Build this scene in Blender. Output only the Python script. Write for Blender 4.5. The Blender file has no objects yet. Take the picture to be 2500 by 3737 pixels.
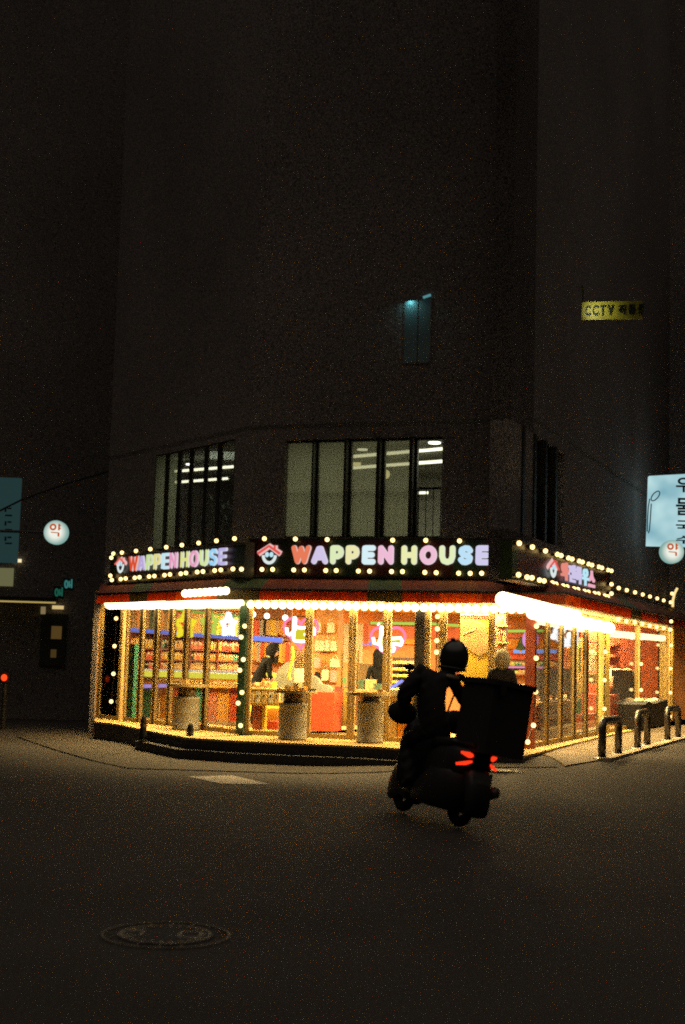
import bpy, math, random
import numpy as np
from mathutils import Vector
random.seed(7)
C = bpy.context.scene.collection
SC = bpy.context.scene
R = math.radians

# ------------------------------------------------------------------ camera
W, H, F, HY, ROLL, HC = 2500, 3737, 5000.0, 2395.0, .028, 1.6
_p = math.atan((HY - H/2)/F)
_fw = np.array([0, math.cos(_p), math.sin(_p)]); _rt = np.array([1., 0, 0]); _up = np.cross(_rt, _fw)
_r = _rt*math.cos(ROLL) + _up*math.sin(ROLL); _u = -_rt*math.sin(ROLL) + _up*math.cos(ROLL)
EYE = np.array([0, 0, HC])
cd = bpy.data.cameras.new('camera'); cam = bpy.data.objects.new('camera', cd); C.objects.link(cam); SC.camera = cam
cd.sensor_fit = 'VERTICAL'; cd.sensor_height = 36; cd.sensor_width = 24; cd.lens = F/H*36
cd.clip_end = 2000
cd.dof.use_dof = True; cd.dof.focus_distance = 26; cd.dof.aperture_fstop = 2.0
from mathutils import Matrix
cam.matrix_world = Matrix(((_r[0], _u[0], -_fw[0], 0), (_r[1], _u[1], -_fw[1], 0), (_r[2], _u[2], -_fw[2], HC), (0, 0, 0, 1)))

# ------------------------------------------------------------------ night sky: dark near the horizon, far brighter overhead, unseen fill added for walls and ground
SKY_LOW = (.0125, .0093, .0073); SKY_FILL = (.30, .255, .215)
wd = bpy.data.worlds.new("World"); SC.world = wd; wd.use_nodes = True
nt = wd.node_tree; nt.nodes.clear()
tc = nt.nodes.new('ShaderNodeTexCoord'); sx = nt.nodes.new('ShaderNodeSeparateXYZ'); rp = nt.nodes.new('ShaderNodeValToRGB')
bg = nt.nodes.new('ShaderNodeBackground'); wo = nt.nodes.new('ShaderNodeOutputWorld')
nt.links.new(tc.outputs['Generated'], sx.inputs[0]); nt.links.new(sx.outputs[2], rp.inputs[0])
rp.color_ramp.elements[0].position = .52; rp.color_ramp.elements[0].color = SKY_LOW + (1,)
rp.color_ramp.elements[1].position = .85; rp.color_ramp.elements[1].color = SKY_FILL + (1,)
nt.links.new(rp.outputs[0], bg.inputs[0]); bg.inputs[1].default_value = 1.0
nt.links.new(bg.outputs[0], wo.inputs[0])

SC.view_settings.view_transform = 'Standard'; SC.view_settings.look = 'None'
SC.view_settings.exposure = 0; SC.view_settings.gamma = 1
SC.render.engine = 'CYCLES'
cy = SC.cycles
cy.use_denoising = False; cy.use_adaptive_sampling = False; cy.max_bounces = 7; cy.diffuse_bounces = 3; cy.glossy_bounces = 3; cy.transmission_bounces = 4
cy.transparent_max_bounces = 20; cy.sample_clamp_indirect = 2.4; cy.sample_clamp_direct = 0
cy.caustics_reflective = False; cy.caustics_refractive = False; cy.filter_width = 1.9
try: cy.use_light_tree = True
except Exception: pass

# ------------------------------------------------------------------ layout helpers
def ray(x, y): return _fw + _r*(x - W/2)/F - _u*(y - H/2)/F
def atz(x, y, z):
    d = ray(x, y); return EYE + d*(z - HC)/d[2]
def atd(x, y, d):                     # the point d metres down the street (world y)
    v = ray(x, y); return EYE + v*d/v[1]
class Face:                           # a vertical wall plane: s along, z up, o outwards
    def __init__(s, a, b):
        s.a = np.array([a[0], a[1]]); v = np.array([b[0]-a[0], b[1]-a[1]]); s.L = float(np.hypot(*v)); s.u = v/s.L
        s.n = np.array([s.u[1], -s.u[0]])
    def P(s, t, z, o=0):
        q = s.a + s.u*t + s.n*o; return np.array([q[0], q[1], z])
    def sz(s, x, y, o=0):
        d = ray(x, y); k = (s.a + s.n*o)@s.n/(d[:2]@s.n); p = EYE + d*k
        return float((p[:2]-s.a)@s.u), float(p[2])
def isect(f1, o1, f2, o2):
    M = np.array([f1.n, f2.n]); return np.linalg.solve(M, np.array([f1.a@f1.n + o1, f2.a@f2.n + o2]))

# ------------------------------------------------------------------ mesh builder
class MB:
    def __init__(s): s.v = []; s.f = []; s.m = []
    def add(s, vs, fs, m=0):
        k = len(s.v); s.v += [tuple(float(c) for c in p) for p in vs]
        s.f += [tuple(k+i for i in q) for q in fs]; s.m += [m]*len(fs); return s
    def hexa(s, p, m=0):
        return s.add(p, [(0,3,2,1),(4,5,6,7),(0,1,5,4),(1,2,6,5),(2,3,7,6),(3,0,4,7)], m)
    def box(s, c, d, yaw=0, m=0):
        x, y, z = [q/2 for q in d]; ca, sa = math.cos(yaw), math.sin(yaw); P = []
        for dz in (-z, z):
            for dx, dy in ((-x,-y),(x,-y),(x,y),(-x,y)):
                P.append((c[0]+dx*ca-dy*sa, c[1]+dx*sa+dy*ca, c[2]+dz))
        return s.hexa(P, m)
    def fbox(s, f, s0, s1, z0, z1, o0, o1, m=0):
        if s0 > s1: s0, s1 = s1, s0
        if z0 > z1: z0, z1 = z1, z0
        if o0 > o1: o0, o1 = o1, o0
        return s.hexa([f.P(s0,z0,o1), f.P(s1,z0,o1), f.P(s1,z0,o0), f.P(s0,z0,o0),
                       f.P(s0,z1,o1), f.P(s1,z1,o1), f.P(s1,z1,o0), f.P(s0,z1,o0)], m)
    def frame(s, f, s0, s1, z0, z1, o0, o1, w, wt=None, wb=None, m=0):
        wt = wt or w; wb = wb or w
        s.fbox(f, s0, s0+w, z0, z1, o0, o1, m); s.fbox(f, s1-w, s1, z0, z1, o0, o1, m)
        s.fbox(f, s0+w, s1-w, z0, z0+wb, o0, o1, m); return s.fbox(f, s0+w, s1-w, z1-wt, z1, o0, o1, m)
    def prism(s, poly, z0, z1, m=0):
        n = len(poly); A = sum(poly[i][0]*poly[(i+1)%n][1]-poly[(i+1)%n][0]*poly[i][1] for i in range(n))
        if A < 0: poly = poly[::-1]
        s.add([(p[0],p[1],z0) for p in poly]+[(p[0],p[1],z1) for p in poly],
              [tuple(range(n-1,-1,-1)), tuple(range(n,2*n))]+[(i,(i+1)%n,n+(i+1)%n,n+i) for i in range(n)], m); return s
    def tube(s, path, r, n=8, m=0, flat=None, closed=False, caps=True):
        P = [np.array(p, float) for p in path]; N = len(P); rings = []
        rr = r if hasattr(r, '__len__') else [r]*N
        ref = None
        k0 = len(s.v); vs = []
        for i in range(N):
            a = P[(i-1)%N] if (closed or i) else P[i]; b = P[(i+1)%N] if (closed or i < N-1) else P[i]
            t = b-a; t = t/(np.linalg.norm(t)+1e-9)
            if flat is not None: q = np.array(flat, float)
            else:
                q = ref if ref is not None else (np.array([0,0,1.]) if abs(t[2]) < .9 else np.array([1.,0,0]))
            q = q - t*(q@t); q /= np.linalg.norm(q)+1e-9; ref = q; e = np.cross(t, q)
            for j in range(n):
                an = 2*math.pi*j/n; vs.append(P[i]+rr[i]*(e*math.cos(an)+q*math.sin(an)*(1 if flat is None else .45)))
        fs = []
        for i in range(N if closed else N-1):
            for j in range(n): fs.append((i*n+j, i*n+(j+1)%n, ((i+1)%N)*n+(j+1)%n, ((i+1)%N)*n+j))
        if not closed and caps: fs += [tuple(range(n-1,-1,-1)), tuple(range((N-1)*n, N*n))]
        return s.add(vs, fs, m)
    def ball(s, c, r, n=10, k=6, m=0, sc=(1,1,1)):
        vs = [(c[0],c[1],c[2]-r*sc[2])]
        for i in range(1, k):
            a = -math.pi/2+math.pi*i/k
            for j in range(n):
                b = 2*math.pi*j/n; vs.append((c[0]+r*sc[0]*math.cos(a)*math.cos(b), c[1]+r*sc[1]*math.cos(a)*math.sin(b), c[2]+r*sc[2]*math.sin(a)))
        vs.append((c[0],c[1],c[2]+r*sc[2])); L = len(vs)-1; fs = []
        for j in range(n):
            fs.append((0, 1+(j+1)%n, 1+j)); fs.append((L, L-n+j, L-n+(j+1)%n))
            for i in range(k-2): fs.append((1+i*n+j, 1+i*n+(j+1)%n, 1+(i+1)*n+(j+1)%n, 1+(i+1)*n+j))
        return s.add(vs, fs, m)
    def lathe(s, c, prof, n=24, m=0):
        vs = []; fs = []; K = len(prof)
        for r, z in prof:
            for j in range(n): vs.append((c[0]+r*math.cos(2*math.pi*j/n), c[1]+r*math.sin(2*math.pi*j/n), c[2]+z))
        for i in range(K-1):
            for j in range(n): fs.append((i*n+j, i*n+(j+1)%n, (i+1)*n+(j+1)%n, (i+1)*n+j))
        fs += [tuple(range(n-1,-1,-1)), tuple(range((K-1)*n, K*n))]
        return s.add(vs, fs, m)
    def plate(s, pts, thick, m=0):    # polygon (3-D points) given a thickness along a vector
        n = len(pts); t = np.array(thick, float)
        s.add([np.array(p, float) for p in pts]+[np.array(p, float)+t for p in pts],
              [tuple(range(n-1,-1,-1)), tuple(range(n,2*n))]+[(i,(i+1)%n,n+(i+1)%n,n+i) for i in range(n)], m); return s

def wpos(o):
    p = Vector((0,0,0))
    while o: p += o.location; o = o.parent
    return p
def tag(o, label=None, cat=None, group=None, kind=None):
    if label: o['label'] = label
    if cat: o['category'] = cat
    if group: o['group'] = group
    if kind: o['kind'] = kind
    return o
def thing(name, label, cat, loc=(0,0,0), group=None):
    o = bpy.data.objects.new(name, None); C.objects.link(o); o.location = [float(c) for c in loc]; o.empty_display_size = .1
    return tag(o, label, cat, group)
def obj(name, mb, mats, parent=None, smooth=False, origin=None, label=None):
    me = bpy.data.meshes.new(name)
    base = wpos(parent) if parent else Vector((0,0,0))
    if origin is None:
        if parent: org = base
        else:
            a = np.array(mb.v); org = Vector(((a[:,0].min()+a[:,0].max())/2, (a[:,1].min()+a[:,1].max())/2, a[:,2].min()))
    else: org = Vector([float(c) for c in origin])
    me.from_pydata([(v[0]-org.x, v[1]-org.y, v[2]-org.z) for v in mb.v], [], mb.f)
    if not isinstance(mats, (list, tuple)): mats = [mats]
    for m in mats: me.materials.append(m)
    for p, k in zip(me.polygons, mb.m): p.material_index = k; p.use_smooth = smooth
    me.update()
    o = bpy.data.objects.new(name, me); C.objects.link(o)
    if parent: o.parent = parent
    o.location = org - base
    if label: o['label'] = label
    return o
def one(name, mb, mats, label, cat, group=None, smooth=False):
    return tag(obj(name, mb, mats, smooth=smooth), label, cat, group)
def struct(name, mb, mats, smooth=False): return tag(obj(name, mb, mats, smooth=smooth, origin=(0,0,0)), kind='structure')

# ------------------------------------------------------------------ materials
MC = {}
def mat(name, col, rough=.6, metal=0, noise=.18, scale=9, spec=.5, bump=0, translucent=0, coat=0):
    if name in MC: return MC[name]
    m = bpy.data.materials.new(name); m.use_nodes = True; t = m.node_tree; b = t.nodes['Principled BSDF']
    b.inputs['Roughness'].default_value = rough; b.inputs['Metallic'].default_value = metal
    b.inputs['Specular IOR Level'].default_value = spec; b.inputs['Coat Weight'].default_value = coat
    no = t.nodes.new('ShaderNodeTexNoise'); no.inputs['Scale'].default_value = scale; no.inputs['Detail'].default_value = 6
    co = t.nodes.new('ShaderNodeTexCoord'); t.links.new(co.outputs['Object'], no.inputs['Vector'])
    rm = t.nodes.new('ShaderNodeValToRGB'); t.links.new(no.outputs['Fac'], rm.inputs[0])
    rm.color_ramp.elements[0].position = .3; rm.color_ramp.elements[1].position = .7
    rm.color_ramp.elements[0].color = tuple(c*(1-noise) for c in col)+(1,); rm.color_ramp.elements[1].color = tuple(min(1,c*(1+noise)) for c in col)+(1,)
    t.links.new(rm.outputs[0], b.inputs['Base Color'])
    if bump:
        bp = t.nodes.new('ShaderNodeBump'); bp.inputs['Strength'].default_value = bump; bp.inputs['Distance'].default_value = .01
        t.links.new(no.outputs['Fac'], bp.inputs['Height']); t.links.new(bp.outputs[0], b.inputs['Normal'])
    if translucent:
        tr = t.nodes.new('ShaderNodeBsdfTranslucent'); t.links.new(rm.outputs[0], tr.inputs[0])
        mx = t.nodes.new('ShaderNodeMixShader'); mx.inputs[0].default_value = translucent
        t.links.new(b.outputs[0], mx.inputs[1]); t.links.new(tr.outputs[0], mx.inputs[2])
        t.links.new(mx.outputs[0], t.nodes['Material Output'].inputs[0])
    MC[name] = m; return m
def em(name, col, st, sample='AUTO'):
    if name in MC: return MC[name]
    m = bpy.data.materials.new(name); m.use_nodes = True; m.cycles.emission_sampling = sample; t = m.node_tree; t.nodes.clear()
    e = t.nodes.new('ShaderNodeEmission'); o = t.nodes.new('ShaderNodeOutputMaterial')
    e.inputs[0].default_value = tuple(col)+(1,); e.inputs[1].default_value = st; t.links.new(e.outputs[0], o.inputs[0])
    MC[name] = m; return m
def glass(name, tint, refl=1.0, film=None, filmw=0):
    if name in MC: return MC[name]
    m = bpy.data.materials.new(name); m.use_nodes = True; t = m.node_tree; t.nodes.clear(); n = t.nodes.new; o = n('ShaderNodeOutputMaterial')
    tr = n('ShaderNodeBsdfTransparent'); tr.inputs[0].default_value = tuple(tint)+(1,)
    gl = n('ShaderNodeBsdfGlossy'); gl.inputs['Roughness'].default_value = .03; gl.inputs[0].default_value = (1,1,1,1)
    fr = n('ShaderNodeFresnel'); fr.inputs[0].default_value = 1.45
    mu = n('ShaderNodeMath'); mu.operation = 'MULTIPLY'; mu.inputs[1].default_value = refl*.6; t.links.new(fr.outputs[0], mu.inputs[0])
    mx = n('ShaderNodeMixShader'); t.links.new(mu.outputs[0], mx.inputs[0]); src = tr
    if film:
        df = n('ShaderNodeBsdfTranslucent'); df.inputs[0].default_value = tuple(film)+(1,)
        m2 = n('ShaderNodeMixShader'); m2.inputs[0].default_value = filmw
        t.links.new(tr.outputs[0], m2.inputs[1]); t.links.new(df.outputs[0], m2.inputs[2]); src = m2
    t.links.new(src.outputs[0], mx.inputs[1]); t.links.new(gl.outputs[0], mx.inputs[2]); t.links.new(mx.outputs[0], o.inputs[0])
    MC[name] = m; return m

BRONZE = mat('bronze_metal', (.36,.245,.085), .5, .1, .12, spec=.3)
SHADE_BRN = mat('mullion_brown', (.07,.045,.02), .6, 0, .15, spec=.2)  # brown that paints the shaded sides of the gold frames
DARKM = mat('dark_metal', (.035,.032,.03), .45, .4)
REDP = mat('red_paint', (.50,.075,.035), .45)
GREENP = mat('green_paint', (.018,.05,.032), .45)
GLASS = glass('clear_glass', (.97,.97,.95))
BULB = em('bulb_warm', (1,.66,.23), 3.2)
SOFBULB = em('bulb_bright', (1,.76,.40), 5)
RUBBER = mat('black_rubber', (.008,.008,.008), .8, spec=.2)

# ------------------------------------------------------------------ plan of the corner shop
FL = .32
GA, GB, GD, GE = [atz(*p, FL) for p in ((356,2619),(878,2680),(1932,2731),(2440,2630))]
LF, FF, RF = Face(GA, GB), Face(GB, GD), Face(GD, GE)
ZT = 2.45                              # head of the glazing
def off(o):
    a = LF.P(0,0,o)[:2]; b = isect(LF,o,FF,o); d = isect(FF,o,RF,o); e = RF.P(RF.L,0,o)[:2]
    return [a, b, d, e]
W1 = np.array([-.9, 32.2]); W2 = np.array([9.6, 33.6])
WL = Face(GA[:2]+np.array([-.02,.12]), W1)   # shelf wall inside the left glass
BW = Face(W1, W2)                            # back wall of the shop
def gz(x, y):                          # the street climbs towards the right
    t = min(1, max(0, (x+.6)/4.2)); q = min(1, max(0, (y-15.5)/4)); return .27*t*t*(3-2*t)*q*q*(3-2*q)

# ------------------------------------------------------------------ ground
def gritty(name, col, scale, amp, rough=.85, patch=.5, hue=.35):
    m = bpy.data.materials.new(name); m.use_nodes = True; t = m.node_tree; b = t.nodes['Principled BSDF']; b.inputs['Roughness'].default_value = rough; b.inputs['Specular IOR Level'].default_value = .3
    co = t.nodes.new('ShaderNodeTexCoord'); n1 = t.nodes.new('ShaderNodeTexNoise'); n1.inputs['Scale'].default_value = scale; n1.inputs['Detail'].default_value = 2; n1.inputs['Roughness'].default_value = .7
    n2 = t.nodes.new('ShaderNodeTexNoise'); n2.inputs['Scale'].default_value = patch; n2.inputs['Detail'].default_value = 5
    for q in (n1, n2): t.links.new(co.outputs['Object'], q.inputs[0])
    r1 = t.nodes.new('ShaderNodeValToRGB'); t.links.new(n1.outputs['Fac'], r1.inputs[0]); r1.color_ramp.elements[0].position = .34; r1.color_ramp.elements[1].position = .68
    r1.color_ramp.elements[0].color = tuple(c*(1-amp) for c in col)+(1,); r1.color_ramp.elements[1].color = tuple(c*(1+amp*1.5) for c in col)+(1,)
    mh = t.nodes.new('ShaderNodeMix'); mh.data_type = 'RGBA'; mh.blend_type = 'OVERLAY'; mh.inputs[0].default_value = hue; t.links.new(r1.outputs[0], mh.inputs[6]); t.links.new(n1.outputs['Color'], mh.inputs[7])
    r2 = t.nodes.new('ShaderNodeValToRGB'); t.links.new(n2.outputs['Fac'], r2.inputs[0]); r2.color_ramp.elements[0].position = .35; r2.color_ramp.elements[0].color = (.72,.72,.72,1); r2.color_ramp.elements[1].position = .65; r2.color_ramp.elements[1].color = (1,1,1,1)
    mm = t.nodes.new('ShaderNodeMix'); mm.data_type = 'RGBA'; mm.blend_type = 'MULTIPLY'; mm.inputs[0].default_value = 1; t.links.new(mh.outputs[2], mm.inputs[6]); t.links.new(r2.outputs[0], mm.inputs[7])
    t.links.new(mm.outputs[2], b.inputs['Base Color']); bp = t.nodes.new('ShaderNodeBump'); bp.inputs['Strength'].default_value = .5; bp.inputs['Distance'].default_value = .006
    t.links.new(n1.outputs['Fac'], bp.inputs['Height']); t.links.new(bp.outputs[0], b.inputs['Normal']); MC[name] = m; return m
ASPH = gritty('asphalt', (.036,.0315,.027), 75, .85)
STONE = gritty('paving_stone', (.040,.033,.024), 60, .6)
def sheet(xs, ys, dz, m=None, hole=None):
    b = MB(); n = len(ys)
    b.add([(x,y,gz(x,y)+dz) for x in xs for y in ys], [(i*n+j,(i+1)*n+j,(i+1)*n+j+1,i*n+j+1) for i in range(len(xs)-1) for j in range(n-1)])
    return b
xs = [-400,-120,-40,-20]+[x*.5 for x in range(-24,30)]+[20,40,120,400]
ys = [-60,-10,0,5,10,15]+[15.5+.5*k for k in range(40)]+[40,50,80,200,900]
struct('ground', sheet(xs, ys, 0), ASPH, True)
# brick material
BR = bpy.data.materials.new('brick_paving'); BR.use_nodes = True; t = BR.node_tree; pb = t.nodes['Principled BSDF']; pb.inputs['Roughness'].default_value = .8
bt = t.nodes.new('ShaderNodeTexBrick'); bt.inputs['Scale'].default_value = 4; bt.inputs['Color1'].default_value = (.155,.105,.045,1); bt.inputs['Color2'].default_value = (.12,.08,.038,1); bt.inputs['Mortar'].default_value = (.10,.085,.06,1)
co = t.nodes.new('ShaderNodeTexCoord'); t.links.new(co.outputs['Object'], bt.inputs['Vector']); t.links.new(bt.outputs[0], pb.inputs['Base Color'])
def poly_sheet(poly, dz, step=.5):      # convex polygon draped on the ground, given a thickness
    b = MB(); n = len(poly); c = np.mean(poly, axis=0); K = 8
    ring = []
    for i in range(n):
        a, d = np.array(poly[i]), np.array(poly[(i+1)%n]); m_ = max(1, int(np.hypot(*(d-a))/step))
        ring += [a+(d-a)*k/m_ for k in range(m_)]
    M = len(ring); vs = [(c[0],c[1],gz(*c)+dz)]
    for k in range(1, K+1):
        for q in ring:
            p = c+(q-c)*k/K; vs.append((p[0],p[1],gz(*p)+dz))
    fs = [(0,1+j,1+(j+1)%M) for j in range(M)]
    for k in range(K-1): fs += [(1+k*M+j,1+(k+1)*M+j,1+(k+1)*M+(j+1)%M,1+k*M+(j+1)%M) for j in range(M)]
    for q in ring: vs.append((q[0],q[1],gz(*q)-.05))
    B0 = 1+K*M; T0 = 1+(K-1)*M
    fs += [(T0+j,B0+j,B0+(j+1)%M,T0+(j+1)%M) for j in range(M)]
    return b.add(vs, fs)
g = lambda x, y: atz(x, y, 0)[:2]
p25 = lambda x, y: atz(x, y, .27)[:2]
struct('front_pavement', poly_sheet([g(470,2806), g(1500,2836), (2.95,18.45), (3.0,20.5), (1,24), (-3,24), g(330,2776)], .012), STONE)
struct('side_pavement', poly_sheet([g(330,2776), (-3,24), GA[:2]+np.array([.8,1.2]), GA[:2]+np.array([-.2,4]), g(60,2690), g(190,2735)], .016), STONE)
kr = [p25(2185,2776), p25(2300,2744), p25(2500,2690)]
dk = np.array(kr[-1])-np.array(kr[0]); dk /= np.hypot(*dk); nk = np.array([dk[1], -dk[0]])
struct('brick_pavement', poly_sheet([(3.06,18.5), kr[0], np.array(kr[-1])+dk*16, GE[:2]+np.array([1,16]), GE[:2]+np.array([-1,0]), (3.,20.6)], .02), BR)
kb = MB(); kb.prism([np.array(kr[0])+nk*0, np.array(kr[0])+nk*.16, np.array(kr[-1])+dk*16+nk*.16, np.array(kr[-1])+dk*16], .1, .31)
struct('kerb', kb, mat('kerb_stone', (.34,.27,.18), .75))
struct('road_marking', MB().add([tuple(g(*p))+(.006,) for p in ((683,2835),(812,2862),(983,2863),(850,2831))], [(0,1,2,3)]), mat('worn_road_paint', (.42,.37,.28), .7, 0, .45, 16))

# ------------------------------------------------------------------ the corner building
WALL = gritty('rough_render_wall', (.19,.172,.16), 42, .8, .9, .25)
bd = thing('corner_building', 'dark corner building with the lit wedge shaped shop on its ground floor', 'building', tuple(FF.P(FF.L/2,0,-3)))
def pe(x, y, z=FL): return atz(x, y, z)[:2]
plat = [pe(345,2632), pe(450,2646), pe(530,2664), pe(680,2691), pe(866,2703), pe(1341,2723), pe(1908,2759), pe(2184,2690), pe(2440,2638)]
plat2 = plat + [GE[:2]+np.array([.8,4]), np.array(W2), np.array(W1), GA[:2]+np.array([-.1,.3])]
FLOORM = mat('shop_floor_tile', (.52,.35,.12), .6, 0, .15, 3, spec=.25)
obj('plinth', MB().prism(plat2, -.1, FL-.03), mat('plinth_stone', (.03,.028,.026), .8, bump=.3), bd)
def outset(pts, w):
    out = []
    for i in range(len(pts)):
        a = np.array(pts[max(0,i-1)]); b = np.array(pts[min(len(pts)-1,i+1)]); v_ = (b-a)/np.hypot(*(b-a)); out.append(np.array(pts[i])+w*np.array([v_[1],-v_[0]]))
    return out
fs_ = plat[2:7]
obj('front_step', MB().prism(list(fs_)+outset(fs_, .17)[::-1], -.1, .15), mat('plinth_stone', (.03,.028,.026), .8, bump=.3), bd)
obj('platform', MB().prism([(p[0],p[1]) for p in plat2], FL-.03+.001, FL), FLOORM, bd)
st = [pe(338,2652,.16), pe(505,2694,.16)]
v = np.array(plat[3])-np.array(plat[0]); v /= np.hypot(*v)
obj('lower_step', MB().prism([st[0], st[1], st[1]+np.array([.3,.5]), st[0]+np.array([.25,.35])], -.05, .16), mat('step_tile', (.45,.24,.12), .6), bd)
# ceiling and inner walls
CEIL = mat('ceiling_panels', (.52,.32,.12), .6, 0, .55, 22)
foot = [GA[:2], GB[:2], GD[:2], GE[:2], np.array(W2), np.array(W1)]
obj('ceiling', MB().prism(foot, 2.66, 2.72), CEIL, bd)
IW = mat('inner_wall_terracotta', (.62,.30,.10), .6, 0, .2, 5)
obj('inner_wall', MB().fbox(WL, 0, WL.L, FL, 2.66, -.08, 0), IW, bd)
obj('outer_wall', MB().fbox(WL, -.02, WL.L, 0, 2.72, -.2, -.081), WALL, bd)
obj('inner_wall', MB().fbox(BW, 0, BW.L, FL, 2.66, -.15, 0), mat('inner_wall_red', (.60,.26,.10), .6), bd)
# annex cross wall (red) behind the right end
s_a, _ = RF.sz(2312, 2450); 
CW = Face(RF.P(s_a+2.1,0,-1.5), RF.P(RF.L,0,-.25))
obj('inner_wall', MB().fbox(CW, 0, CW.L, FL, 2.66, -.1, 0), mat('annex_red_wall', (.72,.17,.085), .55), bd)
# upper storeys
def upper(face, s0, s1, name):
    pass
ZU = 2.72; TOP = 19.5
def wall_with_opening(face, a, b, z0, z1, th=.3):
    m = MB(); L = face.L
    m.fbox(face, 0, a, ZU, TOP, -th, 0).fbox(face, b, L, ZU, TOP, -th, 0)
    m.fbox(face, a, b, ZU, z0, -th, 0).fbox(face, a, b, z1, TOP, -th, 0); return m
fa, fz0 = FF.sz(1030, 1962); fb, _ = FF.sz(1612, 1780); _, fz1 = FF.sz(1320, 1599)
la, _ = LF.sz(562, 1800); lb, _ = LF.sz(852, 1800); lz0, lz1 = 3.4, LF.sz(700, 1635)[1]
ra, _ = RF.sz(1860, 1800); rb, _ = RF.sz(2060, 1800)
obj('upper_wall', wall_with_opening(FF, fa, fb, fz0, fz1), WALL, bd)
obj('upper_wall', wall_with_opening(LF, la, lb, lz0, lz1), WALL, bd)
obj('upper_wall', wall_with_opening(RF, ra, rb, fz0, fz1), WALL, bd)
obj('upper_wall', MB().fbox(Face(GE, W2+np.array([2,0])), 0, 3.5, ZU, TOP, -.3, 0).fbox(Face(W1, GA), 0, WL.L, ZU, TOP, -.3, 0).fbox(Face(W2, W1), 0, BW.L, ZU, TOP, -.3, 0), WALL, bd)
obj('roof', MB().prism(foot, TOP-.2, TOP-.05), WALL, bd)
# upper room
ROOM = mat('office_wall_grey', (.34,.33,.27), .8); 
obj('upper_floor', MB().prism(foot, 2.95, 3.02), mat('office_floor', (.16,.15,.12), .6), bd)
obj('upper_ceiling', MB().prism(foot, 5.22, 5.3), mat('office_ceiling', (.34,.34,.29), .8), bd)
obj('upper_partition', MB().fbox(Face(FF.P(-1.9,0,-5.5), FF.P(FF.L-.2,0,-5.5)), 0, FF.L+1.7, 3.02, 5.22, -.1, 0), ROOM, bd)
FILM = glass('filmed_window_glass', (.66,.67,.55), .4, (.55,.56,.42), .33); UGL = glass('upper_clear_glass', (.85,.87,.80), .6)
FRM = mat('window_frame_dark', (.03,.028,.025), .5, .3)
xsf = [1030, 1135, 1150, 1252, 1270, 1370, 1392, 1490, 1512, 1612]
for i in range(5):
    a = FF.sz(xsf[2*i], 1780)[0]; b = FF.sz(xsf[2*i+1], 1780)[0]
    w = obj('window', MB().frame(FF, a-.02, b+.02, fz0, fz1, -.2, -.1, .03), FRM, bd)
    obj('pane', MB().fbox(FF, a+.01, b-.01, fz0+.03, fz1-.03, -.155, -.147), UGL if i == 4 else FILM, w)
    if i < 4:
        c = FF.sz(xsf[2*i+2], 1780)[0]; obj('mullion', MB().fbox(FF, b+.021, c-.021, fz0, fz1, -.25, .06), FRM, bd)
obj('balustrade', (lambda m: [m.tube([FF.P(fa,4.28,-.4), FF.P(fb,4.28,-.4)], .02, 6)] + [m.tube([FF.P(fa+.1+k*.12,3.1,-.4), FF.P(fa+.1+k*.12,4.28,-.4)], .008, 5) for k in range(int((fb-fa)/.12))] and m)(MB()), DARKM, bd)
lx = [562, 600, 612, 645, 655, 688, 698, 742, 752, 790, 802, 852]
for i in range(6):
    a = LF.sz(lx[2*i], 1780)[0]; b = LF.sz(lx[2*i+1], 1780)[0]
    w = obj('window', MB().frame(LF, a-.01, b+.01, lz0, lz1, -.03, -.005, .025), FRM, bd)
    obj('pane', MB().fbox(LF, a+.015, b-.015, lz0+.025, lz1-.025, -.02, -.014), UGL if i > 1 else FILM, w)
    if i < 5: obj('mullion', MB().fbox(LF, b+.011, LF.sz(lx[2*i+2],1780)[0]-.011, lz0, lz1, -.035, .0), FRM, bd)
for i in range(5):
    a = ra+(rb-ra)*(i+.08)/5; b = ra+(rb-ra)*(i+.92)/5
    w = obj('window', MB().frame(RF, a, b, fz0, fz1, -.2, -.1, .03), FRM, bd)
    obj('pane', MB().fbox(RF, a+.03, b-.03, fz0+.03, fz1-.03, -.155, -.147), glass('dark_blind_glass', (.05,.05,.045), .4, (.2,.2,.15), .5), w)
    if i < 4: obj('mullion', MB().fbox(RF, b, ra+(rb-ra)*(i+1.08)/5, fz0, fz1, -.22, .03), FRM, bd)
# cyan lit window high on the front
ca, cz0 = FF.sz(1474, 1330); cb, cz1 = FF.sz(1572, 1086)
# tubes and lamps of the upper room
TUBE = em('office_tube', (1,.95,.80), 2.2); TUBED = em('office_tube_dim', (1,.95,.80), 1.2)
def tube_lamp(x0, y0, x1, y1, z, label, mt=TUBE, r=.025):
    t_ = thing('tube_lamp', label, 'lamp', tuple(atz((x0+x1)/2, (y0+y1)/2, z)), 'tube lamps on the upper ceiling')
    obj('tube', MB().tube([atz(x0,y0,z), atz(x1,y1,z)], r, 8), mt, t_)
    a, b = atz(x0,y0,z+.05), atz(x1,y1,z+.05); obj('housing', MB().tube([a, b], .035, 4), mat('white_housing', (.5,.5,.45), .5), t_)
tube_lamp(1270, 1668, 1640, 1636, 5.0, 'upper of the two long ceiling tubes behind the front upper windows')
tube_lamp(1270, 1709, 1640, 1682, 5.0, 'lower of the two long ceiling tubes behind the front upper windows')
tube_lamp(1512, 1799, 1562, 1798, 4.75, 'short bright tube low in the clear upper front window')
tube_lamp(640, 1720, 850, 1703, 5.0, 'upper of the two ceiling tubes behind the left upper windows')
tube_lamp(640, 1760, 830, 1746, 5.0, 'lower of the two ceiling tubes behind the left upper windows')
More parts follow.
